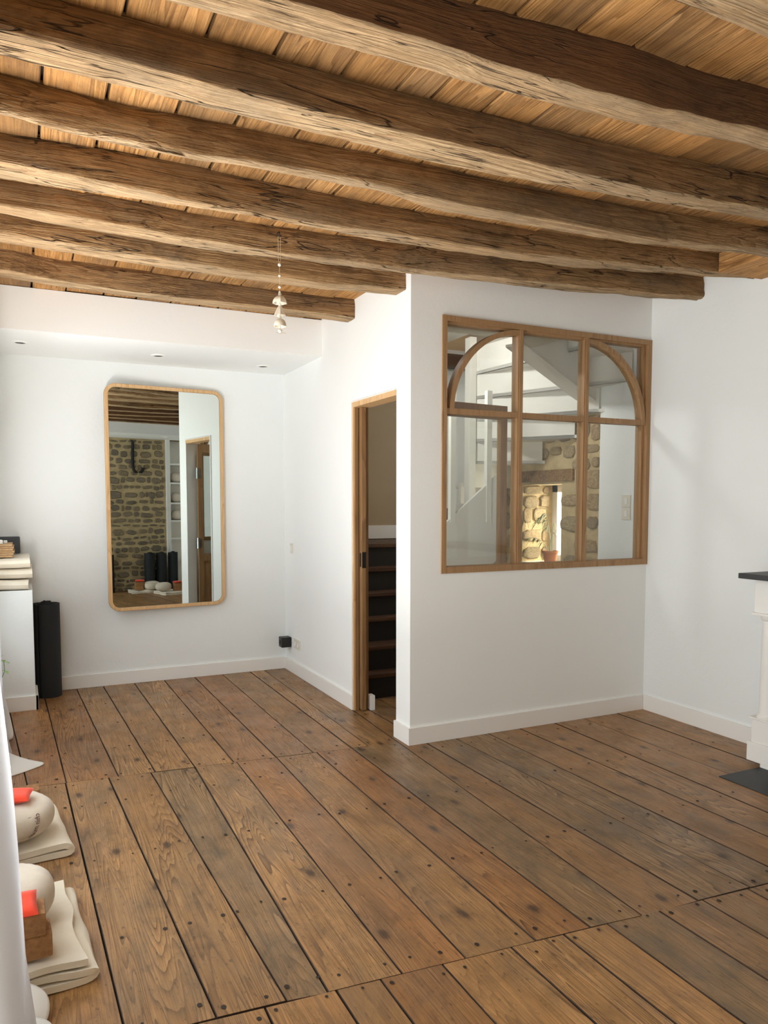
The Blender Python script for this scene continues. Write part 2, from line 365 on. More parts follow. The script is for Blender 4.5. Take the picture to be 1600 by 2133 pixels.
def ZX(x): return ZB+.029*max(0, x)     # the old ceiling rises a little towards the right wall
BEAMS = [
 ('rough oak ceiling beam crossing the upper right corner, nearest one in view', [(-2.4,-2.62,2.66,.10),(0,-2.60,2.66,.10),(1.9,-2.60,2.715,.10)], 1.93, .03, 'plain'),
 ('dark rough oak ceiling beam with wormy pale underside, running from the top edge to the upper right', [(-2.4,-2.05,2.675,.12),(-.98,-2.084,2.671,.116),(-.78,-2.101,2.654,.106),(-.57,-2.119,2.646,.102),(-.34,-2.133,2.644,.101),(-.07,-2.125,2.663,.1),(.2,-2.144,2.668,.093),(1.9,-2.16,2.715,.09)], 1.93, .02, 'plain'),
 ('long oak ceiling beam with bright straight underside and knot holes, third from the top right corner', [(-2.4,-1.62,2.682,.12),(-2.06,-1.621,2.683,.124),(-1.74,-1.62,2.681,.132),(-1.37,-1.619,2.673,.134),(-.94,-1.61,2.672,.130),(-.7,-1.615,2.671,.15),(-.44,-1.62,2.67,.14),(-.17,-1.63,2.666,.122),(.14,-1.639,2.662,.097),(.47,-1.651,2.672,.096),(.82,-1.665,2.686,.101),(1.9,-1.69,2.72,.10)], 1.93, .02, 'plain'),
 ('waney crooked oak ceiling beam with rounded bark edge and long crack', [(-2.4,-1.16,2.69,.03),(-2.07,-1.155,2.69,.023),(-1.88,-1.139,2.679,.023),(-1.68,-1.120,2.686,.038),(-1.47,-1.136,2.676,.031),(-1.24,-1.152,2.684,.036),(-.99,-1.156,2.690,.05),(-.73,-1.174,2.680,.042),(-.44,-1.173,2.673,.088),(-.13,-1.175,2.675,.087),(.21,-1.174,2.681,.085),(.59,-1.177,2.686,.077),(.98,-1.191,2.701,.061),(1.41,-1.216,2.727,.077),(1.9,-1.24,2.745,.07)], 1.93, .06, 'round'),
 ('broad bowed oak ceiling beam whose right end meets the short trimmer block', [(-2.4,-.72,2.69,.15),(-2.08,-.727,2.694,.148),(-1.86,-.745,2.680,.121),(-1.63,-.751,2.667,.079),(-1.39,-.750,2.656,.040),(-1.12,-.739,2.66,.03),(-.83,-.735,2.664,.047),(-.51,-.722,2.676,.088),(-.19,-.736,2.675,.08),(.18,-.739,2.683,.088),(.57,-.742,2.705,.118),(.99,-.764,2.722,.101),(1.42,-.801,2.738,.076),(1.9,-.84,2.76,.065)], 1.93, .05, 'round'),
 ('gnarled oak ceiling beam just in front of the window wall with a broken right end, carrying the wind chime', [(-2.4,-.275,2.693,.089),(-2.09,-.275,2.693,.089),(-1.84,-.283,2.687,.114),(-1.58,-.271,2.685,.121),(-1.29,-.249,2.68,.095),(-.98,-.25,2.678,.095),(-.66,-.270,2.676,.08),(-.32,-.300,2.672,.065),(.04,-.345,2.667,.060),(.44,-.369,2.678,.075),(.87,-.386,2.692,.096),(1.34,-.404,2.708,.080),(1.9,-.423,2.733,.06)], 1.90, .03, 'round'),
 ('dark oak ceiling beam ending in the white doorway wall beside the corner', [(-2.4,.02,2.674,.129),(-2.1,.028,2.674,.129),(-1.83,.036,2.672,.136),(-1.54,.044,2.667,.139),(-1.23,.052,2.662,.14),(-.89,.059,2.657,.124),(-.53,.067,2.655,.11),(-.13,.075,2.682,.13),(.1,.078,2.69,.13)], .05, .02, 'plain'),
 ('last oak ceiling beam next to the white bulkhead, ending above the doorway', [(-2.4,.69,2.692,.15),(-2.11,.70,2.692,.14),(-1.79,.765,2.685,.107),(-1.45,.777,2.676,.100),(-1.08,.802,2.681,.108),(-.67,.823,2.690,.13),(-.22,.825,2.690,.13),(.1,.823,2.681,.12)], .05, .015, 'plain'),
 ('oak ceiling beam behind the camera, reflected in the tall mirror, further from the bulkhead', [(-2.4,-3.06,2.67,.11),(1.9,-3.05,2.665,.11)], 1.93, .02, 'plain'),
 ('oak ceiling beam behind the camera against the rear white bulkhead, seen in the mirror', [(-2.4,-3.44,2.66,.10),(1.9,-3.44,2.66,.10)], 1.93, .01, 'plain'),
]
def lerp_t(tb, x):
    if x <= tb[0][0]: return tb[0][1:]
    for p, q in zip(tb, tb[1:]):
        if x <= q[0]:
            t_ = (x-p[0])/(q[0]-p[0]); t_ = t_*t_*(3-2*t_)
            return tuple(a*(1-t_)+b*t_ for a, b in zip(p[1:], q[1:]))
    return tb[-1][1:]
def beam(bi, label, tb, xe, back, kind):
    x0 = XL-.02; n = int((xe-x0)/.03); m = MB(); vs_ = []; S = 0
    for i in range(n+1):
        x = x0+(xe-x0)*i/n; y0, zb, wd = lerp_t(tb, x); c = .010 if kind == 'plain' else .016
        zt_ = ZX(x); h = zt_-zb
        pts = [(y0+.016, zt_+.02, 0), (y0+.009, zt_-h*.035, .5), (y0, zt_-h*.3, 1), (y0, zt_-h*.55, 1), (y0, zt_-h*.8, 1), (y0+c*.25, zb+c*.6, 1), (y0+c, zb, 1)]
        for q in (.25, .5, .75, 1): pts.append((y0+c+(wd-c)*q, zb, 1))
        e = c*1.0
        if kind == 'round': pts += [(y0+wd+back*.4, zb+h*.15, 1), (y0+wd+back*.8, zb+h*.4, 1)]
        else: pts += [(y0+wd+c*.6, zb+c*.6, 1), (y0+wd+c, zb+h*.4, 1)]
        pts += [(y0+wd+back, zt_+.02, 0)]
        S = len(pts)
        for k, (yy, zz, a) in enumerate(pts):
            s1 = nz(x*2.2+bi*7, k*.35, 1.3)*(.003 if kind == 'plain' else .006)+nz(x*9+bi*3, k*.9, 5)*.0035+nz(x*24, k*1.7, bi)*.0018
            s2 = nz(x*2.0, k*.4, bi*3+9)*(.002 if kind == 'plain' else .005)+nz(x*11, k, 7+bi)*.003
            vs_.append((x, yy+s1*a*1.1, zz+s2*a))
    for i in range(n):
        for k in range(S-1):
            m.add([], [], 0); m.f.append((i*S+k, i*S+k+1, (i+1)*S+k+1, (i+1)*S+k)); m.mi.append(1 if 5 <= k <= 10 else 0)
    m.v = vs_; m.f += [tuple(range(S)), tuple(n*S+k for k in range(S))[::-1]]; m.mi += [0, 0]
    o = m.obj('ceiling_beam', [M[{0: 'beam_dark', 1: 'beam_dark', 2: 'beam_mid', 7: 'beam_mid', 8: 'beam_dark', 9: 'beam_dark'}.get(bi, 'beam')], M['beam_under']], smooth=False); tag(o, label, 'beam', 'oak beams under the ceiling boards')
    for p in o.data.polygons: p.use_smooth = True
    return o
for bi, (lb, tb, xe, back, kind) in enumerate(BEAMS): beam(bi, lb, tb, xe, back, kind)
# trimmer block by the right wall
m = MB(); m.prism([(1.545,-1.24),(1.535,-.815),(1.867,-.83),(1.867,-1.24)], 2.742, 2.86)
o = m.obj('trimmer_block', [M['board']]); tag(o, 'short pale brown timber block between two beams at the right wall', 'beam')

# ------------------------------------------------------------------ WALLS
T = ZB+.09
struct(MB().box((XL-.4, YM, -.03), (1.9, YM+.18, T)).obj('wall_back', M['plaster']))
m = MB()                                                    # doorway wall (plane x=.015), door opening y .20 .. .862
m.box((.015, .015, 0), (.115, .20, T)); m.box((.015, .862, 0), (.115, YM, T)); m.box((.015, .20, 2.128), (.115, .862, T))
struct(m.obj('wall_doorway', M['plaster_cool']))
m = MB()                                                    # partition wall (plane y=.015) below, above and left of the window
m.box((.115, .015, 0), (XR, .105, 1.022)); m.box((.115, .015, 2.552), (XR, .105, T)); m.box((.115, .015, 1.022), (.222, .105, 2.552))
struct(m.obj('wall_partition', M['plaster_cool']))
m = MB(); m.box((XR, YF, -.03), (XR+.45, .505, T)); struct(m.obj('wall_right', M['plaster']))
m = MB()                                                    # rubble stone stretch of the same outer wall with the deep window niche
ya, yb_, za, zb_ = .955, 1.478, .93, 1.60
m.box((XR+.012, .505, -.03), (XR+.45, ya, 3.9)); m.box((XR+.012, yb_, -.03), (XR+.45, YM, 3.9))
m.box((XR+.012, ya, -.03), (XR+.45, yb_, za)); m.box((XR+.012, ya, zb_), (XR+.45, yb_, 3.9))
ws = struct(m.obj('wall_hall_stone', M['mortar']))
m = MB(); m.box((XR-.004, .505, 2.12), (XR+.012, YM, 3.9)); m.box((XR-.004, 1.98, -.03), (XR+.012, YM, 2.12)); struct(m.obj('wall_hall_white', M['hallwhite']))
wins = [(-4.15, -3.22), (-2.02, .32), (.75, 1.66)]
m = MB(); zz0, zz1 = .36, 2.50
ed = [YF]+[q for w_ in wins for q in w_]+[YM]
for a, b in zip(ed[::2], ed[1::2]): m.box((XL-.12, a, -.03), (XL, b, T))
for a, b in wins: m.box((XL-.12, a, -.03), (XL, b, zz0)); m.box((XL-.12, a, zz1), (XL, b, T))
struct(m.obj('wall_left', M['plaster']))
for k, (a, b) in enumerate(wins):                            # window frames with glazing bars in the left wall
    m = MB(); xa, xb = XL-.10, XL-.05
    m.box((xa, a, zz0), (xb, a+.06, zz1)); m.box((xa, b-.06, zz0), (xb, b, zz1)); m.box((xa, a, zz0), (xb, b, zz0+.06)); m.box((xa, a, zz1-.06), (xb, b, zz1))
    m.box((xa, (a+b)/2-.04, zz0), (xb, (a+b)/2+.04, zz1)); m.box((xa+.01, a, 1.72), (xb-.01, b, 1.76))
    wo = struct(m.obj('window_%d' % (k+3), M['trim']))
    MB().box((XL-.08, a+.05, zz0+.05), (XL-.076, b-.05, zz1-.05)).obj('glass_pane', M['glass'], wo)
m = MB(); m.box((XL-.3, YF-.3, -.03), (1.446, YF, T)); m.box((1.446, YF-.3, -.03), (XR+.4, YF-.25, T)); wf = struct(m.obj('wall_front', M['mortar']))
# closing shell of the stairwell above and the outside
m = MB(); m.box((.015, .015, ZB+.15), (.115, YM, 3.9)); m.box((.015, YM, T), (XR+.45, YM+.1, 3.9)); m.box((.015, .015, T), (XR+.45, .105, 3.9)); m.box((0, 0, 3.98), (XR+.5, YM+.2, 4.1))
struct(m.obj('wall_upper_stairwell', M['hallwarm']))
# bulkheads
so_ = struct(MB().box((XL-.02, 1.442, 2.538), (.015, YM, ZB-.001)).obj('ceiling_bulkhead', M['plaster_cool']))
struct(MB().box((XL-.02, YF, 2.50), (XR, -3.40, ZB+.03)).obj('ceiling_bulkhead_rear', M['plaster_cool']))
# low white wall at the left end
struct(MB().box((XL, 1.842, 0), (-1.99, YM, .842), bev=.004).obj('wall_low_white', M['plaster']))
# baseboards
def bboard(name, a, b, prof_dir):
    m = MB(); m.box(a, b, bev=.002); return struct(m.obj(name, M['trim']))
bboard('baseboard_back', (-1.97, YM-.015, 0), (.015, YM, BB), 0)
m = MB(); m.box((0, .86, 0), (.015, YM-.015, BB), bev=.002); m.box((0, .0149, 0), (.0149, .19, BB)); m.box((.0, .19, 0), (.115, .205, BB)); m.box((.118, .80, 0), (.15, .86, BB)); struct(m.obj('baseboard_doorway', M['trim']))
struct(MB().box((0, 0, 0), (XR-.016, .0148, BB)).obj('baseboard_partition', M['trim']))
bboard('baseboard_right', (XR-.015, -1.0, 0), (XR, 0, BB), 0)
m = MB(); m.box((XL, 1.827, 0), (-1.973, 1.842, BB), bev=.002); m.box((-1.99, 1.827, 0), (-1.973, YM-.015, BB), bev=.002); struct(m.obj('baseboard_low_wall', M['trim']))

# ------------------------------------------------------------------ interior window in the partition
xa, xb, z0, z1 = .222, XR-.001, 1.022, 2.552; yf, yk = .004, .110
m = MB(); f_ = .032
m.box((xa, yf, z0), (xa+f_, yk, z1)); m.box((xb-f_, yf, z0), (xb, yk, z1)); m.box((xa+f_, yf+.001, z1-f_), (xb-f_, yk, z1)); m.box((xa+f_, yf+.001, z0), (xb-f_, yk, z0+f_+.006))
m.box((xb-f_-.022, .03, z0+f_+.006), (xb-f_, .09, z1-f_)); m.box((xa+f_, .031, z1-f_-.012), (xb-f_-.022, .09, z1-f_))
win = struct(m.obj('window_1', M['oakframe']))
zt = 1.995
for x in (.792, 1.318):
    m = MB(); m.box((x-.019, .02, z0+.03), (x+.019, .088, z1-.03)); m.box((x-.012, .012, z0+.03), (x+.012, .02, z1-.03)); m.obj('mullion', M['oakframe'], win)
m = MB(); m.box((xa+.03, .018, zt-.017), (xb-.03, .085, zt+.017)); m.obj('transom', M['oakframe'], win)
for cx, sgn in ((.792, -1), (1.318, 1)):
    m = MB(); vs_ = []; n = 28; r1, r0 = .512, .482
    for i in range(n+1):
        a = (math.pi/2)*i/n
        for r_, y in ((r1, .016), (r1, .08), (r0, .08), (r0, .016)): vs_.append((cx+sgn*r_*math.cos(a), y, zt+(r_)*math.sin(a)*1.02))
    fs = [(i*4+k, i*4+(k+1) % 4, (i+1)*4+(k+1) % 4, (i+1)*4+k) for i in range(n) for k in range(4)]+[(0,1,2,3), tuple(n*4+k for k in (3,2,1,0))]
    m.add(vs_, fs); m.obj('arched_bar', M['oakframe'], win, smooth=True)
for a, b in ((xa+.03, .775), (.808, 1.302), (1.335, xb-.05)):
    for c, d in ((z0+.035, zt-.015), (zt+.015, z1-.03)):
        MB().box((a, .046, c), (b, .050, d)).obj('glass_pane', M['glass'], win)

# ------------------------------------------------------------------ door_1: pocket sliding door in the doorway
dh = 2.128
m = MB(); m.box((.010, .20, dh-.033), (.122, .846, dh)); m.box((.010, .846, 0), (.022, .862, dh))
d1 = struct(m.obj('door_1', M['oak']))
m = MB(); m.box((.004, .862, 0), (.015, .876, dh+.006)); m.box((.004, .20, dh), (.015, .862, dh+.006)); m.obj('casing_bead', M['trim'], d1)
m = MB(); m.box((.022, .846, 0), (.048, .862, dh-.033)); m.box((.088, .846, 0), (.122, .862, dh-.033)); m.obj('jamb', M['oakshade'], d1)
m = MB(); m.box((.048, .850, 0), (.088, .861, dh-.033)); m.obj('groove_shade', M['black'], d1)  # black strip painting the shade inside the door pocket
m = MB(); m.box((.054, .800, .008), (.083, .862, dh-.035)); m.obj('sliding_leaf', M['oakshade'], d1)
# black flush pull
m = MB(); pts = []
for k in range(16):
    a = 2*math.pi*k/16; pts.append((.827+.011*math.cos(a), 1.055+(.038 if math.sin(a) > 0 else -.038)+.011*math.sin(a)))
m.prism(pts, .0525, .055, axis=0); m.obj('flush_pull', M['black'], d1)
m = MB(); m.box((.0535, .7995, 1.0), (.0835, .8005, 1.11)); m.obj('edge_pull', M['black'], d1)
# door_2: glazed leaf standing open in the hall
d2 = thing('hall_door', 'glazed wooden door leaf standing open in the hall behind the interior window', 'door', (.13, .215, 0), math.atan2(.10, .76))
L_ = .78
def leaf(a, b, nm='rail', mat='oakframe'): MB().box(a, b).obj(nm, M[mat], d2)
leaf((0,0,.01), (.055,.04,2.09), 'stile'); leaf((L_-.055,0,.01), (L_,.04,2.09), 'stile'); leaf((.055,.0,2.0), (L_-.055,.04,2.09), 'rail'); leaf((.055,0,.80), (L_-.055,.04,.88), 'rail'); leaf((.055,0,.01), (L_-.055,.04,.14), 'rail')
leaf((.055,.012,.14), (L_-.055,.028,.80), 'panel'); leaf((.055,.018,.88), (L_-.055,.022,2.0), 'glass_pane', 'glass')
for z in (.95, 1.72):
    m = MB(); m.box((-.012,.0,z), (.03,.046,z+.10)); m.tube([(-.012,.05,z-.01), (-.012,.05,z+.11)], .009, 10); m.obj('hinge', M['chrome'], d2)

# ------------------------------------------------------------------ winding staircase in the hall
st = thing('staircase', 'dark wooden winding staircase seen through the narrow doorway', 'staircase', (.3, 1.07, 0))
def W(o): return (o[0]-.3, o[1]-1.07, o[2])
ys = [1.06, 1.17, 1.34, 1.43, 1.55, 1.66, 1.80]
for i in range(6):
    z = .185*i
    m = MB(); m.box(W((.118, ys[i]+.02, z)), W((1.25, ys[i]+.045, z+.16))); m.obj('riser', M['stairdark'], st)
    m = MB(); m.box(W((.118, ys[i], z+.155)), W((1.25, ys[i+1]+.05 if i < 5 else YM-.02, z+.187)), bev=.006); m.obj('tread', M['stair'], st)
m = MB(); m.box(W((1.20, 1.62, 1.12)), W((1.26, 1.70, 1.40))); m.obj('newel', M['stair'], st)
m = MB(); m.box((.116, YM-.02, 1.12), (1.30, YM, 1.24)); struct(m.obj('baseboard_stairs', M['trim']))
m = MB(); m.box((.116, YM-.004, 1.0), (1.3, YM-.001, 2.75)); struct(m.obj('wall_stair_back', M['stairwall']))
# white boarded underside of the upper flight, fanning out from a post
up = thing('upper_stair_flight', 'white painted underside of the winding stairs above the hall', 'staircase', (1.36, 1.45, 0))
P0 = Vector((1.36, 1.45)); def_ = [(1.59, (XR-.02, 1.60)), (1.77, (XR-.02, 1.17)), (1.95, (XR-.02, .77)), (2.12, (XR-.02, .50)), (2.30, (1.83, .15)), (2.50, (1.45, .15)), (2.72, (1.05, .15))]
for (za_, e1), (zb2, e2) in zip(def_, def_[1:]):
    E1, E2 = Vector(e1)-P0, Vector(e2)-P0; nrm = Vector((-E1.y, E1.x)).normalized()*.02
    m = MB(); a = (0, 0); m.prism([(0, 0), tuple(E1), tuple(E1+nrm), tuple(nrm)], za_, zb2+.02); m.obj('riser', M['hallwhite'], up)
    m = MB(); m.prism([(0, 0), tuple(E1), tuple(E2*1.04), (E2.normalized()*.03)[:]], zb2, zb2+.025); m.obj('tread', M['hallwhite'], up)
m = MB(); m.prism([(0,0), (XR-1.36, .15), (XR-1.36, .60), (.12, .55)], 1.575, 1.60); m.obj('tread', M['hallwhite'], up)
m = MB(); m.box((-.06, -.03, 0), (.0, .05, 2.80)); m.obj('post', M['hallwhite'], up)
m = MB(); m.prism([(1.36-1.36, 1.44), (1.80-1.36, 1.44), (1.80-1.36, 1.62), (0, 1.62)], .20, .24, axis=1); m.obj('apron', M['hallwhite'], up)
# sloping boxed soffit near the partition
A_, B_ = Vector((.90, .135)), Vector((XR-.003, .535)); zA_, zB_2 = 2.475, 2.205
dn_ = Vector((-(B_-A_).y, (B_-A_).x)).normalized()
m = MB()
for th_a, th_b, ze in ((0, .03, 2.79), ):
    a0, b0, a1, b1 = A_+dn_*th_a, B_+dn_*th_a, A_+dn_*th_b, B_+dn_*th_b
    m.add([(a0.x,a0.y,zA_),(b0.x,b0.y,zB_2),(b1.x,b1.y,zB_2),(a1.x,a1.y,zA_),(a0.x,a0.y,ze),(b0.x,b0.y,ze),(b1.x,b1.y,ze),(a1.x,a1.y,ze)], [(0,3,2,1),(4,5,6,7),(0,1,5,4),(1,2,6,5),(2,3,7,6),(3,0,4,7)])
a1, b1 = A_+dn_*.14, Vector((XR-.003, .70))
m.add([(A_.x,A_.y,zA_-.012),(B_.x,B_.y,zB_2-.012),(b1.x,b1.y,zB_2-.012),(a1.x,a1.y,zA_-.012),(A_.x,A_.y,zA_+.004),(B_.x,B_.y,zB_2+.004),(b1.x,b1.y,zB_2+.004),(a1.x,a1.y,zA_+.004)], [(0,3,2,1),(4,5,6,7),(0,1,5,4),(1,2,6,5),(2,3,7,6),(3,0,4,7)])
m.box((.86, .12, 2.50), (.90, .16, 2.79))
m.v = [(x-1.36, y-1.45, z) for x, y, z in m.v]; m.obj('sloped_panel', M['hallwhite'], up)
# balustrade at the left behind the glass
bal = thing('balustrade', 'white painted stair spindles over a sloping stringer behind the left pane', 'balustrade', (.9, .98, 0))
m = MB(); m.prism([(-.2, 1.20), (.45, 1.72), (.45, 1.05), (-.2, .60)], 0, .03, axis=1); m.obj('stringer', M['hallwhite'], bal)
for x in (-.02, .30):
    m = MB(); m.box((x-.022, -.005, 1.30), (x+.022, .035, 2.30)); m.obj('spindle', M['hallwhite'], bal)
# joist and dark beam at the stairhead
o = MB().box((.12, .55, 2.62), (1.10, .66, 2.78), bev=.008).obj('painted_joist', M['hallwhite']); tag(o, 'grey painted joist behind the top left corner of the interior window', 'beam')
o = MB().box((1.0, 2.18, 2.70), (1.86, 2.30, 2.82), bev=.01).obj('stairhead_beam', M['stair']); tag(o, 'dark brown timber beam beyond the stairwell, behind the left arch', 'beam')
m = MB(); m.box((.115, .11, 2.79), (1.0, .55, 2.80)); m.box((.115, .66, 2.79), (1.22, YM, 2.86)); struct(m.obj('ceiling_hall', M['hallwhite']))  # hall ceiling; the stretch over the stairs is added to shade them

# ------------------------------------------------------------------ stones
def stone_mesh(seed, mat):
    rnd = random.Random(seed); n = 11; m = MB(); outer = []; sq = rnd.uniform(.5, .95)
    for k in range(n):
        a = 2*math.pi*(k+rnd.uniform(-.25, .25))/n; c, s = math.cos(a), math.sin(a)
        box_, ell = .5/max(abs(c), abs(s)), .5
        q = (box_*sq+ell*(1-sq))*rnd.uniform(.88, 1.0); outer.append((c*q, s*q))
    vs_ = [(x, 0, z) for x, z in outer]+[(x*.95, .7, z*.95) for x, z in outer]+[(x*.80+rnd.uniform(-.02, .02), 1+rnd.uniform(-.12, .12), z*.78) for x, z in outer]
    fs = [(i, (i+1) % n, n+(i+1) % n, n+i) for i in range(n)]+[(n+i, n+(i+1) % n, 2*n+(i+1) % n, 2*n+i) for i in range(n)]+[tuple(range(2*n, 3*n))]
    return m.add(vs_, fs).mesh('stone', M[mat])
SM = {mt: [stone_mesh(k, mt) for k in range(16)] for mt in ('stone', 'stonelight')}
def stones(parent, mt, u0, u1, z0, z1, place, hs=(.05, .15), ws_=(.09, .26), skip=None, depth=.022, fill=.96):
    z = z0; c = 0
    while z < z1-.03:
        h = random.uniform(*hs); h = min(h, z1-z); u = u0+random.uniform(-.06, 0)
        while u < u1-.03:
            w_ = random.uniform(*ws_)*(1 if h > .08 else .8); a, b = max(u, u0), min(u+w_, u1)
            if b-a > .035 and not (skip and skip((a+b)/2, z+h/2, (b-a)/2, h/2)):
                hh = h*random.uniform(.6, 1.05)
                o = bpy.data.objects.new('stone', random.choice(SM[mt])); col.objects.link(o); o.parent = parent
                place(o, (a+b)/2, z+h/2+random.uniform(-.014, .014), (b-a)*fill*random.uniform(.9, 1.03), hh*fill, depth*random.uniform(.6, 1.3)); c += 1
            u += w_
        z += h
    return c
def pl_front(o, u, z, w_, h, d): o.location = (u, YF, z); o.scale = (w_, d, h); o.rotation_euler = (0, random.uniform(-.16, .16), 0)
stones(wf, 'stone', .20, 1.43, .0, 2.48, pl_front, hs=(.045, .15), ws_=(.06, .27), fill=.86)
def pl_east(o, u, z, w_, h, d): o.location = (XR+.012, u, z); o.scale = (w_, d, h); o.rotation_euler = (0, 0, R(90))
stones(ws, 'stonelight', .505, 1.98, .55, 2.12, pl_east, hs=(.10, .19), ws_=(.15, .34), skip=lambda u, z, a, b: (ya-.0 < u+a and u-a < yb_+.0 and za < z+b and z-b < zb_+.11) and not (u+a < ya+.03 or u-a > yb_-.03), depth=.016, fill=1.0)
def pl_reveal(o, u, z, w_, h, d): o.location = (u, yb_, z); o.scale = (w_, d, h); o.rotation_euler = (0, 0, R(180))
stones(ws, 'stonelight', XR+.01, XR+.30, za+.01, zb_, pl_reveal, hs=(.09, .17), ws_=(.14, .26), depth=.016, fill=1.02)
for o in list(col.objects):
    if o.name.startswith('stone') and o.parent == ws and abs(o.location.y-yb_) < 1e-6: o.rotation_euler = (0, 0, R(180)); 
# sill, lintel, outer window of the niche
MB().box((XR-.005, ya-.01, za-.02), (XR+.40, yb_+.01, za+.008)).obj('sill', M['hallwhite'], ws)
MB().box((XR-.012, .80, zb_+.02), (XR+.03, 1.52, zb_+.115), bev=.006).obj('timber_lintel', M['beam'], ws)
m = MB(); xw = XR+.33
m.box((xw, ya, za), (xw+.05, ya+.07, zb_)); m.box((xw, yb_-.07, za), (xw+.05, yb_, zb_)); m.box((xw, ya, za), (xw+.05, yb_, za+.06)); m.box((xw, ya, zb_-.06), (xw+.05, yb_, zb_)); m.box((xw-.015, (ya+yb_)/2-.03, za), (xw+.05, (ya+yb_)/2+.03, zb_))
w4 = struct(m.obj('window_2', M['trim'])); MB().box((xw+.02, ya+.05, za+.05), (xw+.024, yb_-.05, zb_-.05)).obj('glass_pane', M['glass'], w4)

# ------------------------------------------------------------------ MIRROR
def rrect(x0, x1, z0, z1, r, n=8):
    p = []
    for cx, cz, a0 in ((x1-r, z1-r, 0), (x0+r, z1-r, 90), (x0+r, z0+r, 180), (x1-r, z0+r, 270)):
        for k in range(n+1): a = R(a0+90*k/n); p.append((cx+r*math.cos(a), cz+r*math.sin(a)))
    return p
mr = thing('wall_mirror', 'tall mirror in a light oak frame with rounded corners on the back wall', 'mirror', (-.52, 2.338, 0), R(5.4))
def ring(rects, mat, name, parent):
    """rects: list of (x0,x1,z0,z1,r,y) loops joined in order, closed"""
    m = MB(); loops = [[(x, y, z) for x, z in rrect(a, b, c, d, r)] for a, b, c, d, r, y in rects]; n = len(loops[0])
    for i in range(len(loops)):
        A, B = loops[i], loops[(i+1) % len(loops)]
        m.add(A+B, [(k, (k+1) % n, n+(k+1) % n, n+k) for k in range(n)])
    return m.obj(name, mat, parent, smooth=True)
fx0, fx1, fz0, fz1 = -.935, .0, .600, 2.362; r = .085
ring([(fx0, fx1, fz0, fz1, r, .024), (fx0, fx1, fz0, fz1, r, -.008), (fx0+.004, fx1-.004, fz0+.004, fz1-.004, r-.004, -.012), (fx0+.024, fx1-.024, fz0+.024, fz1-.024, r-.024, -.012), (fx0+.028, fx1-.028, fz0+.028, fz1-.028, r-.028, -.008), (fx0+.028, fx1-.028, fz0+.028, fz1-.028, r-.028, .024)], M['oak'], 'frame', mr)
m = MB(); pts = rrect(fx0+.024, fx1-.024, fz0+.024, fz1-.024, r-.024); m.prism(pts, .0, .004, axis=1); m.obj('mirror_glass', M['mirror'], mr)
m = MB(); m.prism(rrect(fx0+.01, fx1-.01, fz0+.01, fz1-.01, r-.01), .006, .022, axis=1); m.obj('backing_board', M['black'], mr)

# ------------------------------------------------------------------ recessed spotlights (unlit)
for (x, y), nm in zip(((-2.018, 1.86), (-1.093, 1.935), (-.267, 2.02)), ('leftmost of three, at the picture edge', 'middle of three, above the mirror', 'rightmost of three, near the doorway wall')):
    t_ = thing('recessed_spotlight', 'small round white recessed ceiling spotlight, '+nm, 'spotlight', (x, y, 2.538), 0, 'spotlights under the bulkhead')
    m = MB(); m.lathe([(.032, -.004), (.034, -.007), (.052, -.006), (.056, 0), (.030, 0)], seg=28, cap=False); m.obj('trim_ring', M['ring'], t_, smooth=True)
    m = MB(); m.lathe([(.0, -.001), (.034, -.002)], seg=24, cap=False); m.obj('lamp', M['speaker'], t_)
t_ = thing('recessed_spotlight', 'small round recessed spotlight in the rear bulkhead, seen in the mirror', 'spotlight', (1.25, -3.75, 2.50))
m = MB(); m.lathe([(.032, -.004), (.034, -.007), (.052, -.006), (.056, 0), (.030, 0)], seg=28, cap=False); m.obj('trim_ring', M['ring'], t_, smooth=True)

# ------------------------------------------------------------------ wind chime on the beam
wc = thing('wind_chime', 'cream ceramic bell wind chime hanging from a beam on a beaded cord', 'wind chime', (-.869, -.285, 0))
m = MB(); m.tube([(0, .03, 2.772), (0, .0, 2.768), (-.004, -.012, 2.756), (.003, -.006, 2.744), (.008, 0, 2.752)], .0028, 6); m.obj('hook', M['iron'], wc, smooth=True)
m = MB(); m.tube([(-.006, 0, 2.748), (-.005, 0, 2.63), (0, 0, 2.618)], .0012, 5); m.tube([(.006, 0, 2.748), (.005, 0, 2.63), (0, 0, 2.618)], .0012, 5); m.tube([(0, 0, 2.62), (0, 0, 2.29)], .0013, 5); m.tube([(-.018, 0, 2.284), (0, 0, 2.280), (.012, 0, 2.285), (.03, 0, 2.284)], .001, 5); m.obj('cord', M['cordm'], wc)
for z, r_ in ((2.612, .0085), (2.559, .0065), (2.505, .0075), (2.480, .006), (2.470, .008), (2.418, .007), (2.358, .008), (2.311, .005), (2.293, .0105)):
    m = MB(); m.lathe([(r_*math.sin(math.pi*k/8)+1e-4, -r_*math.cos(math.pi*k/8)) for k in range(9)], (0, 0, z), 12); m.obj('bead', M['ceramic'], wc, smooth=True)
for z, r_, h, fl_ in ((2.462, .034, .036, 1), (2.416, .029, .048, 2), (2.352, .031, .038, 0)):
    prof = []
    for k in range(9):
        q = k/8; rr = r_*(math.sin(q*math.pi/2)**.75 if fl_ != 2 else (.18+.82*q**.8)); prof.append((max(rr, .003), -h*(1-math.cos(q*math.pi/2)) if fl_ != 2 else -h*q))
    prof += [(prof[-1][0]-.003, prof[-1][1]+.001)]+[(max(a-.003, .001), b-.003) for a, b in prof[::-1][2:]]
    m = MB(); m.lathe(prof, (0, 0, z), 28, fn=(lambda a, zz, f=fl_: 1+(.07*math.cos(7*a) if f else 0)), cap=False); m.obj('bell', M['ceramic'], wc, smooth=True)

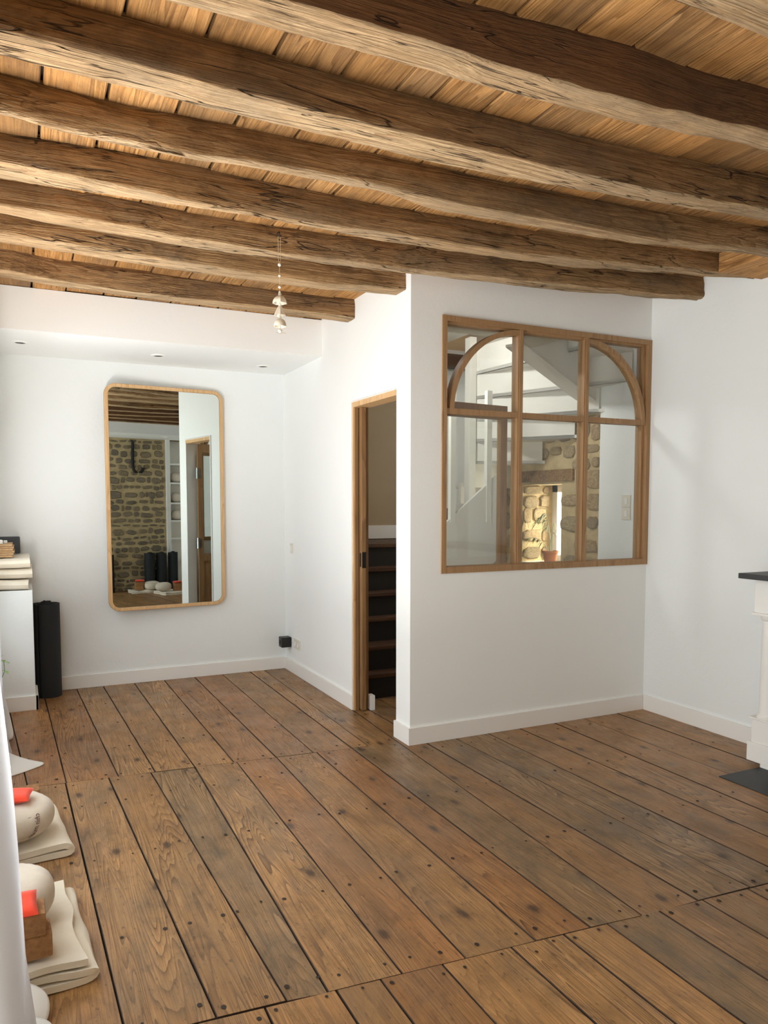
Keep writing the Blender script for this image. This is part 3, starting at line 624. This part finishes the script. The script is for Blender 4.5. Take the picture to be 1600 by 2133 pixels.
# ------------------------------------------------------------------ yoga mats
def mat_roll(r, h, turns=4.2, tail=.0):
    n = 130; th = .006; m = MB(); P = []
    for i in range(n+1):
        a = turns*2*math.pi*i/n; rr = .018+(r-.018)*i/n; P.append((rr*math.cos(a), rr*math.sin(a)))
    vs_ = []
    for i, (x, y) in enumerate(P):
        l = math.hypot(x, y); ox, oy = x/l*th/2, y/l*th/2; zt_ = h+.006*math.sin(i*.05)
        core = .02*max(0, 1-i/40)
        vs_ += [(x-ox, y-oy, 0), (x+ox, y+oy, 0), (x+ox, y+oy, zt_+core), (x-ox, y-oy, zt_+core)]
    fs = [(i*4+k, i*4+(k+1) % 4, (i+1)*4+(k+1) % 4, (i+1)*4+k) for i in range(n) for k in range(4)]+[(0,1,2,3), tuple(n*4+k for k in (3,2,1,0))]
    return m.add(vs_, fs)
o = mat_roll(.098, .70, turns=5.3).obj('yoga_mat', M['mat'], smooth=True, loc=(-1.895, 2.215, .001), rz=R(120)); tag(o, 'rolled black yoga mat standing between the low white wall and the mirror', 'yoga mat')
for k, (x, lb) in enumerate(((.42, 'black rolled mat at the foot of the stone wall, left edge of the mirror'), (1.10, 'leftmost black rolled mat of the trio reflected in the mirror'), (1.30, 'middle black rolled mat of the trio reflected in the mirror'), (1.50, 'rightmost black rolled mat of the trio reflected in the mirror'))):
    o = mat_roll(.085 if k else .10, .61, turns=4.5).obj('yoga_mat', M['mat'], smooth=True, loc=(x, YF+.145, .001), rz=k); tag(o, lb, 'yoga mat', 'rolled mats along the stone wall')

# ------------------------------------------------------------------ folded blankets and things on the low wall
def blanket(w_, d, layers, th, seed=0, noise_a=.006, slump=0):
    """serpentine folded cloth: folds at +x and -x, runs along y"""
    rnd = random.Random(seed); path = []
    for L in range(layers):
        z = th/2+L*th*1.02; xs = [-w_/2+.02, w_/2-.02+rnd.uniform(-.008, .006)]
        if L % 2: xs = xs[::-1]
        n = 14
        for k in range(n+1): path.append((xs[0]+(xs[1]-xs[0])*k/n, z))
        if L < layers-1:
            sg = 1 if L % 2 == 0 else -1
            for k in range(1, 6):
                a = -math.pi/2+math.pi*k/6; path.append((xs[1]+sg*th*.55*math.cos(a)*1.6, z+th*.51+th*.51*math.sin(a)))
    ny = 18; m = MB(); vs_ = []; n = len(path)
    for j in range(ny+1):
        y = -d/2+d*j/ny
        for i, (x, z) in enumerate(path):
            a = Vector(path[max(i-1, 0)]); b = Vector(path[min(i+1, n-1)]); dr = (b-a).normalized(); nx_, nz_ = -dr.y, dr.x
            t2 = th*.40
            dz = noise_a*nz(x*6+seed, y*7, z*4)*min(1, z/th*.7)*2
            dx = noise_a*nz(z*30+seed, y*6, 3)*1.5
            for sg in (1, -1): vs_.append((x+nx_*t2*sg+dx, y+noise_a*nz(x*5, z*40, seed)*(1 if j in (0, ny) else 0), max(0.0005, z+nz_*t2*sg+dz)))
    fs = []
    for j in range(ny):
        for i in range(n-1):
            for s_ in (0, 1):
                a = (j*n+i)*2+s_; fs.append((a, a+2, a+2+2*n, a+2*n))
    for j in (0, ny):
        for i in range(n-1): a = (j*n+i)*2; fs.append((a, a+1, a+3, a+2))
    for j in range(ny):
        for i in (0, n-1): a = (j*n+i)*2; fs.append((a, a+1, a+1+2*n, a+2*n))
    return m.add(vs_, fs)
for k, (z, xr_, lb) in enumerate(((.843, -2.012, 'cream folded blanket at the bottom of the stack on the low white wall'), (.920, -1.988, 'cream folded blanket in the middle of the stack on the low white wall'), (.994, -2.000, 'cream folded blanket on top of the stack, under the corrugated sheets'))):
    o = blanket(.46, .31, 2, .037, 20+k, .005).obj('folded_blanket', M['cotton'], smooth=True, loc=(xr_-.155, 2.095, z), rz=R(-90)); tag(o, lb, 'blanket', 'folded blankets on the low wall')
cs = thing('cork_sheet_stack', 'stack of pale brown ridged sheets on the folded blankets', 'sheets', (-2.205, 2.03, 1.071))
for k in range(6):
    a = .002*((k*37) % 5-2); MB().box((-.105, -.14+a, k*.0155), (.105+a*1.5, .14, k*.0155+.0145), bev=.003).obj('sheet', M['corkpale'], cs)
o = MB().box((-2.20, 2.27, 1.072), (-2.058, 2.30, 1.20), bev=.012).obj('tablet_speaker', M['speaker'], smooth=True); tag(o, 'dark grey slab with rounded corners leaning behind the ridged sheets', 'speaker')
o = MB().lathe([(.011, 0), (.012, .004), (.012, .018), (.009, .021)], (-2.150, 1.97, 1.165), 14).obj('ceramic_cap', M['ring'], smooth=True); tag(o, 'small shiny white cap on top of the ridged sheets', 'cap')
o = MB().prism([(-2.32, 1.92), (-2.165, 1.92), (-2.18, 2.0), (-2.32, 2.0)], 1.165, 1.19).obj('white_pouch', M['ring']); tag(o, 'white pouch at the picture edge on the ridged sheets', 'pouch')

# ------------------------------------------------------------------ power cube, sockets, switches
pc = thing('power_cube', 'black cube adapter plugged in low beside the wall corner', 'adapter', (-.031, 2.245, .255))
MB().box((-.043, -.045, -.043), (.043, .045, .043), bev=.006).obj('cube_body', M['black'], pc, smooth=True)
m = MB(); m.lathe([(.019, 0), (.019, .003), (.0, .003)], (0, 0, 0), 20, cap=False); o = m.obj('socket_face', M['mat'], pc); o.rotation_euler = (0, R(-90), 0); o.location = (-.0435, 0, 0)
def plate(nm, label, cat, loc, sy, sz, n, axis_z=False, hole=False, group=None):
    t_ = thing(nm, label, cat, loc, 0, group); MB().box((-.008, -sy/2, -sz/2), (.0005, sy/2, sz/2), bev=.002).obj('cover_plate', M['socket'], t_)
    for k in range(n):
        oy, oz = (0, sz*((k+.5)/n-.5)) if axis_z else (sy*((k+.5)/n-.5), 0)
        if hole: m = MB(); m.lathe([(.0, .0), (.019, .0), (.020, .003)], (0, 0, 0), 20, cap=False); o = m.obj('socket_well', M['ring'], t_); o.rotation_euler = (0, R(-90), 0); o.location = (-.0085, oy, oz)
        else: MB().box((-.011, oy-.014, oz-.022), (-.008, oy+.014, oz+.022), bev=.001).obj('rocker', M['ring'], t_)
plate('wall_socket', 'ivory double wall socket beside the black cube adapter', 'socket', (.015, 2.045, .262), .15, .085, 2, hole=True)
plate('light_switch', 'small ivory switch on the doorway wall near the corner', 'switch', (.015, 2.175, 1.062), .06, .085, 1)
plate('light_switch', 'upper white light switch seen behind the interior window near its right edge', 'switch', (XR, .215, 1.46), .085, .085, 1, group='switches behind the window')
plate('light_switch', 'lower white light switch seen behind the interior window near its right edge', 'switch', (XR, .215, 1.37), .085, .085, 1, group='switches behind the window')

# ------------------------------------------------------------------ fireplace
fp = thing('fireplace', 'white painted fireplace surround with a black slate mantel shelf, at the right edge', 'fireplace', (1.6, -1.7, 0))
def fpb(nm, a, b, mat='trim', bev=.003): return MB().box((a[0]-1.6, a[1]+1.7, a[2]), (b[0]-1.6, b[1]+1.7, b[2]), bev=bev).obj(nm, M[mat], fp)
fpb('mantel_shelf', (1.475, -2.42, 1.037), (XR, -1.055, 1.066), 'slate')
fpb('frieze', (1.565, -2.37, .845), (XR, -1.092, 1.037)); fpb('capital', (1.550, -1.265, .835), (1.70, -1.085, .850)); fpb('side_panel', (1.66, -1.20, .0), (XR, -1.10, .845)); fpb('side_panel', (1.66, -2.36, 0), (XR, -2.26, .845))
fpb('fire_opening', (1.72, -2.26, 0), (XR-.02, -1.20, .845), 'black', 0)
for yc in (-1.165, -2.30):
    m = MB(); m.lathe([(.056, .27), (.058, .278), (.050, .288), (.048, .30), (.046, .55), (.043, .80), (.043, .808), (.052, .818), (.056, .835)], (1.610-1.6, yc+1.7, 0), 28); m.obj('column', M['trim'], fp, smooth=True)
    fpb('pedestal', (1.560, yc-.063, .13), (1.69, yc+.063, .262)); fpb('pedestal_cap', (1.548, yc-.075, .262), (1.70, yc+.075, .272)); fpb('pedestal_foot', (1.552, yc-.07, .025), (1.70, yc+.083, .13)); fpb('pedestal_plinth', (1.556, yc-.072, .0), (1.69, yc-.0, .026))
o = MB().box((1.243, -2.35, .0005), (XR, -1.163, .006), bev=.002).obj('hearth_slab', M['slate']); tag(o, 'black slate hearth slab set in the floor before the fireplace', 'hearth')
jr = thing('glass_jar', 'small glass jar with a wooden lid on the black mantel shelf', 'jar', (1.632, -1.165, 1.066))
m = MB(); m.lathe([(.036, .0), (.038, .004), (.038, .09), (.033, .098), (.033, .102), (.031, .102), (.036, .088), (.036, .006), (.0, .006)], (0, 0, 0), 24, cap=False); m.obj('glass_body', M['glass'], jr, smooth=True)
m = MB(); m.lathe([(.034, .008), (.034, .07)], (0, 0, 0), 20); m.obj('contents', M['ring'], jr, smooth=True)
m = MB(); m.lathe([(.040, .102), (.041, .106), (.041, .118), (.039, .121)], (0, 0, 0), 24); m.obj('lid', M['corkpale'], jr, smooth=True)

# ------------------------------------------------------------------ meditation sets at the left
def cushion_mesh(r, h, seed, pleats=26):
    m = MB(); seg = 72; prof = []
    for k in range(25):
        a = math.pi*k/24; s_, c_ = math.sin(a), -math.cos(a)
        prof.append((r*abs(s_)**.62+1e-4, h/2+h/2*math.copysign(abs(c_)**.8, c_)))
    def fn(a, z):
        q = abs(z-h/2)/(h/2); pl = max(0, min(1, (q-.45)/.3))*max(0, 1-max(0, (q-.8))/.2)
        return 1+.012*math.sin(a*pleats)*pl+.02*nz(math.cos(a)*2, math.sin(a)*2, z*4+seed)
    m.lathe(prof, (0, 0, 0), seg, fn=fn); m.v = [(x, y, z*(1+.04*nz(x*6, y*6, seed))) for x, y, z in m.v]
    return m
def cushion(label, loc, r, h, seed, rz=0, group='round meditation cushions', text=False):
    t_ = thing('meditation_cushion', label, 'cushion', loc, rz, group)
    cushion_mesh(r, h, seed).obj('cover', M['linen'], t_, smooth=True)
    for z in (.24*h, .76*h):
        rr = r*(1-abs((z-h/2)/(h/2))**2)**.31*1.0
        m = MB(); m.tube([((rr+.001)*(1+.02*nz(math.cos(a)*2, math.sin(a)*2, z*4+seed))*math.cos(a), (rr+.001)*(1+.02*nz(math.cos(a)*2, math.sin(a)*2, z*4+seed))*math.sin(a), z) for a in [2*math.pi*k/60 for k in range(61)]], .0018, 5); m.obj('piping', M['seam'], t_)
    return t_
def pillow(label, loc, sx, sy, h, rz, tilt=(0,0)):
    m = MB(); n = 16; vs_ = []
    for s_ in (1, -1):
        for i in range(n+1):
            for j in range(n+1):
                u, v = 2*i/n-1, 2*j/n-1; k = (1-u**4)*(1-v**4); pin = 1-.06*(abs(u*v)**.5)*0
                e = 1-.05*(1-abs(u))*(abs(v)**6)-0; e2 = 1-.05*(1-abs(v))*(abs(u)**6)
                vs_.append((u*sx/2*e2, v*sy/2*e, s_*h/2*(k**.5)+.002*nz(u*3, v*3, s_)))
    N = (n+1)**2; fs = []
    for s_ in (0, 1):
        for i in range(n):
            for j in range(n): a = s_*N+i*(n+1)+j; fs.append((a, a+1, a+n+2, a+n+1))
    m.add(vs_, fs); o = m.obj('eye_pillow', M['orange'], smooth=True, loc=loc, rz=rz); o.rotation_euler = (tilt[0], tilt[1], rz)
    return tag(o, label, 'eye pillow', 'orange eye pillows')
def block(label, loc, s_, rz):
    o = MB().box((-s_[0]/2, -s_[1]/2, 0), (s_[0]/2, s_[1]/2, s_[2]), bev=.006).obj('cork_block', M['cork'], smooth=True, loc=loc, rz=rz); return tag(o, label, 'yoga block', 'brown cork yoga blocks')
def fblanket(label, loc, w_, d, layers, th, rz, seed, na=.010):
    o = blanket(w_, d, layers, th, seed, na).obj('folded_blanket', M['cotton'], smooth=True, loc=loc, rz=rz); return tag(o, label, 'blanket', 'folded blankets on the floor')
# far set
fblanket('cream folded blanket under the far round cushion by the left wall', (-2.125, -.43, .001), .40, .48, 2, .030, R(6), 3)
cu = cushion('grey beige round cushion with stitched lettering, on the far blanket by the left wall', (-2.135, -.49, .070), .182, .150, 4)
block('far cork block behind the lettered cushion at the left edge', (-2.12, -.115, .001), (.23, .09, .125), R(2))
pillow('bright orange eye pillow on top of the far lettered cushion', (-2.12, -.515, .242), .16, .11, .036, R(-12), (R(6), 0))
# lettering on the far cushion's band, running down its right front
fc = bpy.data.curves.new('lettering', 'FONT'); fc.body = 'chin mudra'; fc.size = .034; fc.extrude = 0; fo = bpy.data.objects.new('lettering', fc); col.objects.link(fo)
bpy.context.view_layer.update(); me = bpy.data.meshes.new_from_object(fo.evaluated_get(bpy.context.evaluated_depsgraph_get())); bpy.data.objects.remove(fo)
wdt = max(v.co.x for v in me.vertices)
for v in me.vertices:
    s_, t_ = v.co.x-wdt/2, v.co.y; a = R(-52)-t_/.17-0*s_; z = .072-s_*.62; a += s_*(-1.6)
    rr = .186*(1-abs((z-.075)/.075)**2.0 if abs((z-.075)/.075) < 1 else 0)**.31+.0035; v.co = Vector((rr*math.cos(a), rr*math.sin(a), z))
me.materials.append(M['thread']); link('lettering', me, cu)
# near set
fblanket('thick cream folded blanket with an open fold, nearest one on the floor at left', (-2.095, -1.30, .001), .385, .54, 3, .026, R(4), 9, .012)
cushion('plain grey beige round cushion behind the two cork blocks, near left edge', (-2.145, -1.255, .092), .165, .155, 8, rz=.5)
block('lower cork block on the near folded blanket at the left edge', (-2.10, -1.475, .090), (.20, .10, .072), R(3))
block('upper cork block under the near orange eye pillow at the left edge', (-2.115, -1.48, .163), (.20, .10, .070), R(1))
pillow('bright orange eye pillow lying on the two stacked cork blocks at the left', (-2.105, -1.49, .252), .14, .11, .032, R(2), (R(14), 0))

# ------------------------------------------------------------------ curtains along the left wall
def curtain(label, y0, y1, xc, amp, flare, hem=0.004, folds=9, xfun=None, zt_=2.45):
    m = MB(); ny, nz_ = folds*12, 34; vs_ = []
    for i in range(ny+1):
        y = y0+(y1-y0)*i/ny; ph = folds*2*math.pi*i/ny
        for k in range(nz_+1):
            z = hem+(zt_-hem)*(k/nz_)**1.4; q = 1-z/zt_
            x = xc+amp*math.sin(ph+.4*nz(y*3, z, 2))*(.7+.5*q)+flare*max(0, 1-z/.42)**2*(.6+.4*math.sin(ph*.33+1))
            if xfun: x = min(x, xfun(y, z))
            vs_.append((x, y+.01*nz(y*4, z*2, 7), z))
    fs = [(i*(nz_+1)+k, (i+1)*(nz_+1)+k, (i+1)*(nz_+1)+k+1, i*(nz_+1)+k+1) for i in range(ny) for k in range(nz_)]
    m.add(vs_, fs); o = m.obj('linen_curtain', M['sheer'], smooth=True); s_ = o.modifiers.new('thickness', 'SOLIDIFY'); s_.thickness = .0015
    return tag(o, label, 'curtain', 'white linen curtains on the left wall')
def lim(y, z):
    tb = [(0, -2.044), (.08, -2.050), (.27, -2.070), (.57, -2.080), (.75, -2.089), (.94, -2.103), (1.4, -2.14), (3, -2.26)]
    for a, b in zip(tb, tb[1:]):
        if z <= b[0]: return a[1]+(b[1]-a[1])*(z-a[0])/(b[0]-a[0])
    return -2.26
cn_ = curtain('bright white linen curtain hanging closest to the camera at the left edge', -3.1, -1.80, -2.05, .012, .05, folds=8, xfun=lambda y, z: lim(y, z)+.02*(-1.80-y)*0)
cf_ = curtain('far white linen curtain beside the low white wall, its pointed hem lying on the floor', .50, 1.25, -2.205, .022, .05, folds=7)
def hem_fold(par, pts):
    """pooled curtain corner: small curved sheet with raised ridge. pts: fan rows of (x,y,z)"""
    m = MB(); n = len(pts[0]); vs_ = [p for row in pts for p in row]
    fs = [(i*n+k, i*n+k+1, (i+1)*n+k+1, (i+1)*n+k) for i in range(len(pts)-1) for k in range(n-1)]
    m.add(vs_, fs); o = m.obj('hem', M['cottonwhite'], smooth=True); sb = o.modifiers.new('subdivision', 'SUBSURF'); sb.levels = sb.render_levels = 3
    s_ = o.modifiers.new('thickness', 'SOLIDIFY'); s_.thickness = .003; o.parent = par; return o
hem_fold(cf_, [[(-2.28,.80,.07),(-2.20,.76,.08),(-2.13,.70,.05),(-2.06,.65,.02)], [(-2.26,.70,.03),(-2.17,.64,.07),(-2.08,.615,.045),(-1.985,.605,.015)], [(-2.26,.60,.02),(-2.17,.56,.05),(-2.07,.56,.035),(-1.966,.588,.010)], [(-2.26,.50,.004),(-2.18,.44,.004),(-2.10,.475,.004),(-1.975,.575,.003)]])
hem_fold(cf_, [[(-2.26,1.30,.34),(-2.20,1.22,.30),(-2.165,1.18,.26)], [(-2.25,1.22,.16),(-2.18,1.14,.16),(-2.135,1.10,.12)], [(-2.25,1.12,.03),(-2.17,1.04,.03),(-2.118,1.03,.04)]])
hem_fold(cn_, [[(-2.16,-1.62,.10),(-2.08,-1.60,.09),(-2.01,-1.63,.05)], [(-2.15,-1.72,.06),(-2.07,-1.70,.085),(-2.012,-1.69,.02)], [(-2.15,-1.80,.015),(-2.08,-1.76,.02),(-2.035,-1.735,.006)]])
hem_fold(cn_, [[(-2.14,-1.74,.06),(-2.06,-1.73,.06),(-2.0,-1.745,.03)], [(-2.13,-1.82,.04),(-2.06,-1.80,.06),(-2.008,-1.80,.012)], [(-2.13,-1.92,.01),(-2.07,-1.90,.02),(-2.03,-1.86,.004)]])

# ------------------------------------------------------------------ plants
def leafm(m, p, d, L, W_, mi=0):
    p = Vector(p); d = Vector(d).normalized(); s_ = d.cross(Vector((0, 0, 1)));  s_ = s_.normalized() if s_.length > .01 else Vector((1, 0, 0)); u = s_.cross(d)
    vs_ = []
    for q, w_ in ((0, .05), (.3, 1), (.6, .8), (1, .02)):
        c = p+d*L*q-Vector((0, 0, 1))*L*.25*q*q
        vs_ += [c-s_*W_*w_+u*W_*.2*w_, c, c+s_*W_*w_+u*W_*.2*w_]
    m.add([tuple(v) for v in vs_], [(i*3+k, i*3+k+1, i*3+k+4, i*3+k+3) for i in range(3) for k in range(2)], mi)
pp = thing('potted_plant', 'terracotta pot with arching pale stems and narrow leaves on the sunny hall sill', 'potted plant', (1.945, 1.17, za+.009))
MB().lathe([(.075, 0), (.082, .004), (.085, .014), (.078, .014), (.072, .006), (0, .006)], (0, 0, 0), 28, cap=False).obj('saucer', M['terracotta'], pp, smooth=True)
MB().lathe([(.0, .008), (.048, .008), (.062, .085), (.068, .088), (.069, .108), (.063, .108), (.060, .092), (0, .092)], (0, 0, 0), 28, cap=False).obj('pot', M['terracotta'], pp, smooth=True)
MB().lathe([(0, .094), (.060, .094)], (0, 0, 0), 20, cap=False).obj('soil', M['soil'], pp)
def arch(px, py, h, dirx, diry, n=14): return [(px+dirx*(q/n)**1.3, py+diry*(q/n)**1.3, .09+h*math.sin(min(math.pi*.72, math.pi*.72*q/n))) for q in range(n+1)]
for (px, py, h, dx, dy, rr) in ((0, 0, .22, -.02, .03, .007), (.0, .01, .17, 0, -.09, .009), (.01, 0, .30, .01, .24, .0035), (0, -.02, .25, -.01, -.05, .008), (0, .02, .12, -.04, .30, .0028), (.01, .01, .33, -.01, .12, .0035)):
    MB().tube(arch(px, py, h, dx, dy), rr, 7, rad=[rr*(1-.6*q/14) for q in range(15)]).obj('stem', M['stem'], pp, smooth=True)
m = MB(); rnd = random.Random(5)
for (px, py, h, dx, dy) in ((.01, 0, .30, .01, .24), (0, .02, .12, -.04, .30), (.01, .01, .33, -.01, .12)):
    A = arch(px, py, h, dx, dy)
    for k in range(5, 15):
        for q in range(2): leafm(m, A[k], (rnd.uniform(-.4, .2), rnd.uniform(.1, 1.2), rnd.uniform(-.9, .1)), rnd.uniform(.04, .075), .006)
o = m.obj('leaves', M['leaf'], pp); o['kind'] = 'stuff'
tp = thing('trailing_plant', 'pale green trailing leaves poking in at the left edge beside the curtain', 'potted plant', (-2.255, 1.42, .002))
MB().lathe([(.0, .0), (.045, 0), (.06, .10), (.055, .10), (0, .09)], (0, 0, 0), 20, cap=False).obj('pot', M['ring'], tp, smooth=True)
pts = [(0, 0, .09), (.01, -.01, .25), (.03, -.03, .40), (.06, -.06, .47), (.085, -.10, .45), (.088, -.13, .40), (.075, -.16, .37)]
MB().tube(pts, .0022, 6).obj('stem', M['leaf'], tp, smooth=True)
for p, d in ((pts[3], (.5, -.3, .6)), (pts[4], (.6, -.5, .1)), (pts[4], (-.1, -.5, .5)), (pts[5], (.3, -.6, .0)), (pts[5], (-.4, -.3, .3))):
    m = MB(); leafm(m, p, d, .045, .013); m.obj('leaf', M['leafpale'], tp, smooth=True)

# ------------------------------------------------------------------ behind the camera, seen in the mirror
hk = MB(); P = [(.892, 2.44), (.888, 2.30), (.886, 2.15), (.888, 2.05), (.90, 1.985), (.93, 1.95), (.975, 1.938), (1.02, 1.95), (1.05, 1.985), (1.058, 2.02)]
hk.tube([(x, YF+.05, z) for x, z in P], .024, 12); hk.tube([(.87, YF+.0, 2.475), (.882, YF+.03, 2.455), (.892, YF+.05, 2.44)], .008, 8)
o = hk.obj('iron_hook', M['iron'], smooth=True); tag(o, 'large black iron hook hanging on the stone wall, seen in the mirror', 'hook')
sh = thing('shelf_niche', 'white built-in shelves beside the stone wall, seen in the mirror', 'shelves', (1.5, YF, 0))
MB().box((-.052, -.24, 0), (.02, .035, 2.50)).obj('side_panel', M['trim'], sh); MB().box((-.052, .035, 0), (-.03, .045, 2.50)).obj('moulding', M['trim'], sh)
for z in (.45, .82, 1.12, 1.42, 1.76, 2.08): MB().box((.02, -.24, z), (XR-1.5, .02, z+.03)).obj('shelf', M['trim'], sh)
MB().box((.02, -.249, 0), (XR-1.5, -.24, 2.5)).obj('back_panel', M['trim'], sh)
for z, lb in ((1.15, 'lower'), (1.45, 'middle'), (1.79, 'upper')):
    t_ = cushion('grey beige round cushion on the %s shelf of the white niche, seen in the mirror' % lb, (1.70, YF-.09, z+.002), .13, .17, z, group='cushions on the shelves')
fblanket('crumpled cream blanket under the left cork block stack, seen in the mirror', (.87, -3.88, .001), .42, .34, 2, .016, R(8), 31, .016)
block('lower cork block of the left stack reflected in the mirror', (.835, -3.92, .040), (.13, .11, .065), .2); block('upper cork block of the left stack reflected in the mirror', (.84, -3.92, .106), (.13, .11, .065), .15)
pillow('orange eye pillow on the left block stack reflected in the mirror', (.845, -3.91, .191), .15, .12, .03, R(20))
cushion('round cushion right of the left block stack, reflected in the mirror', (1.035, -3.88, .040), .13, .135, 15)
fblanket('folded cream blanket at the doorway-wall edge of the mirror reflection', (1.17, -3.44, .001), .40, .40, 2, .024, R(-8), 33, .008)
cushion('pleated round cushion on the rightmost reflected blanket', (1.065, -3.44, .057), .125, .13, 17)
block('lower cork block leaning by the rightmost reflected cushion', (1.265, -3.36, .053), (.13, .10, .06), .1); block('upper cork block by the rightmost reflected cushion', (1.265, -3.36, .114), (.13, .10, .06), .2)
pillow('orange eye pillow on the rightmost reflected block stack', (1.265, -3.36, .192), .13, .11, .03, R(-10))
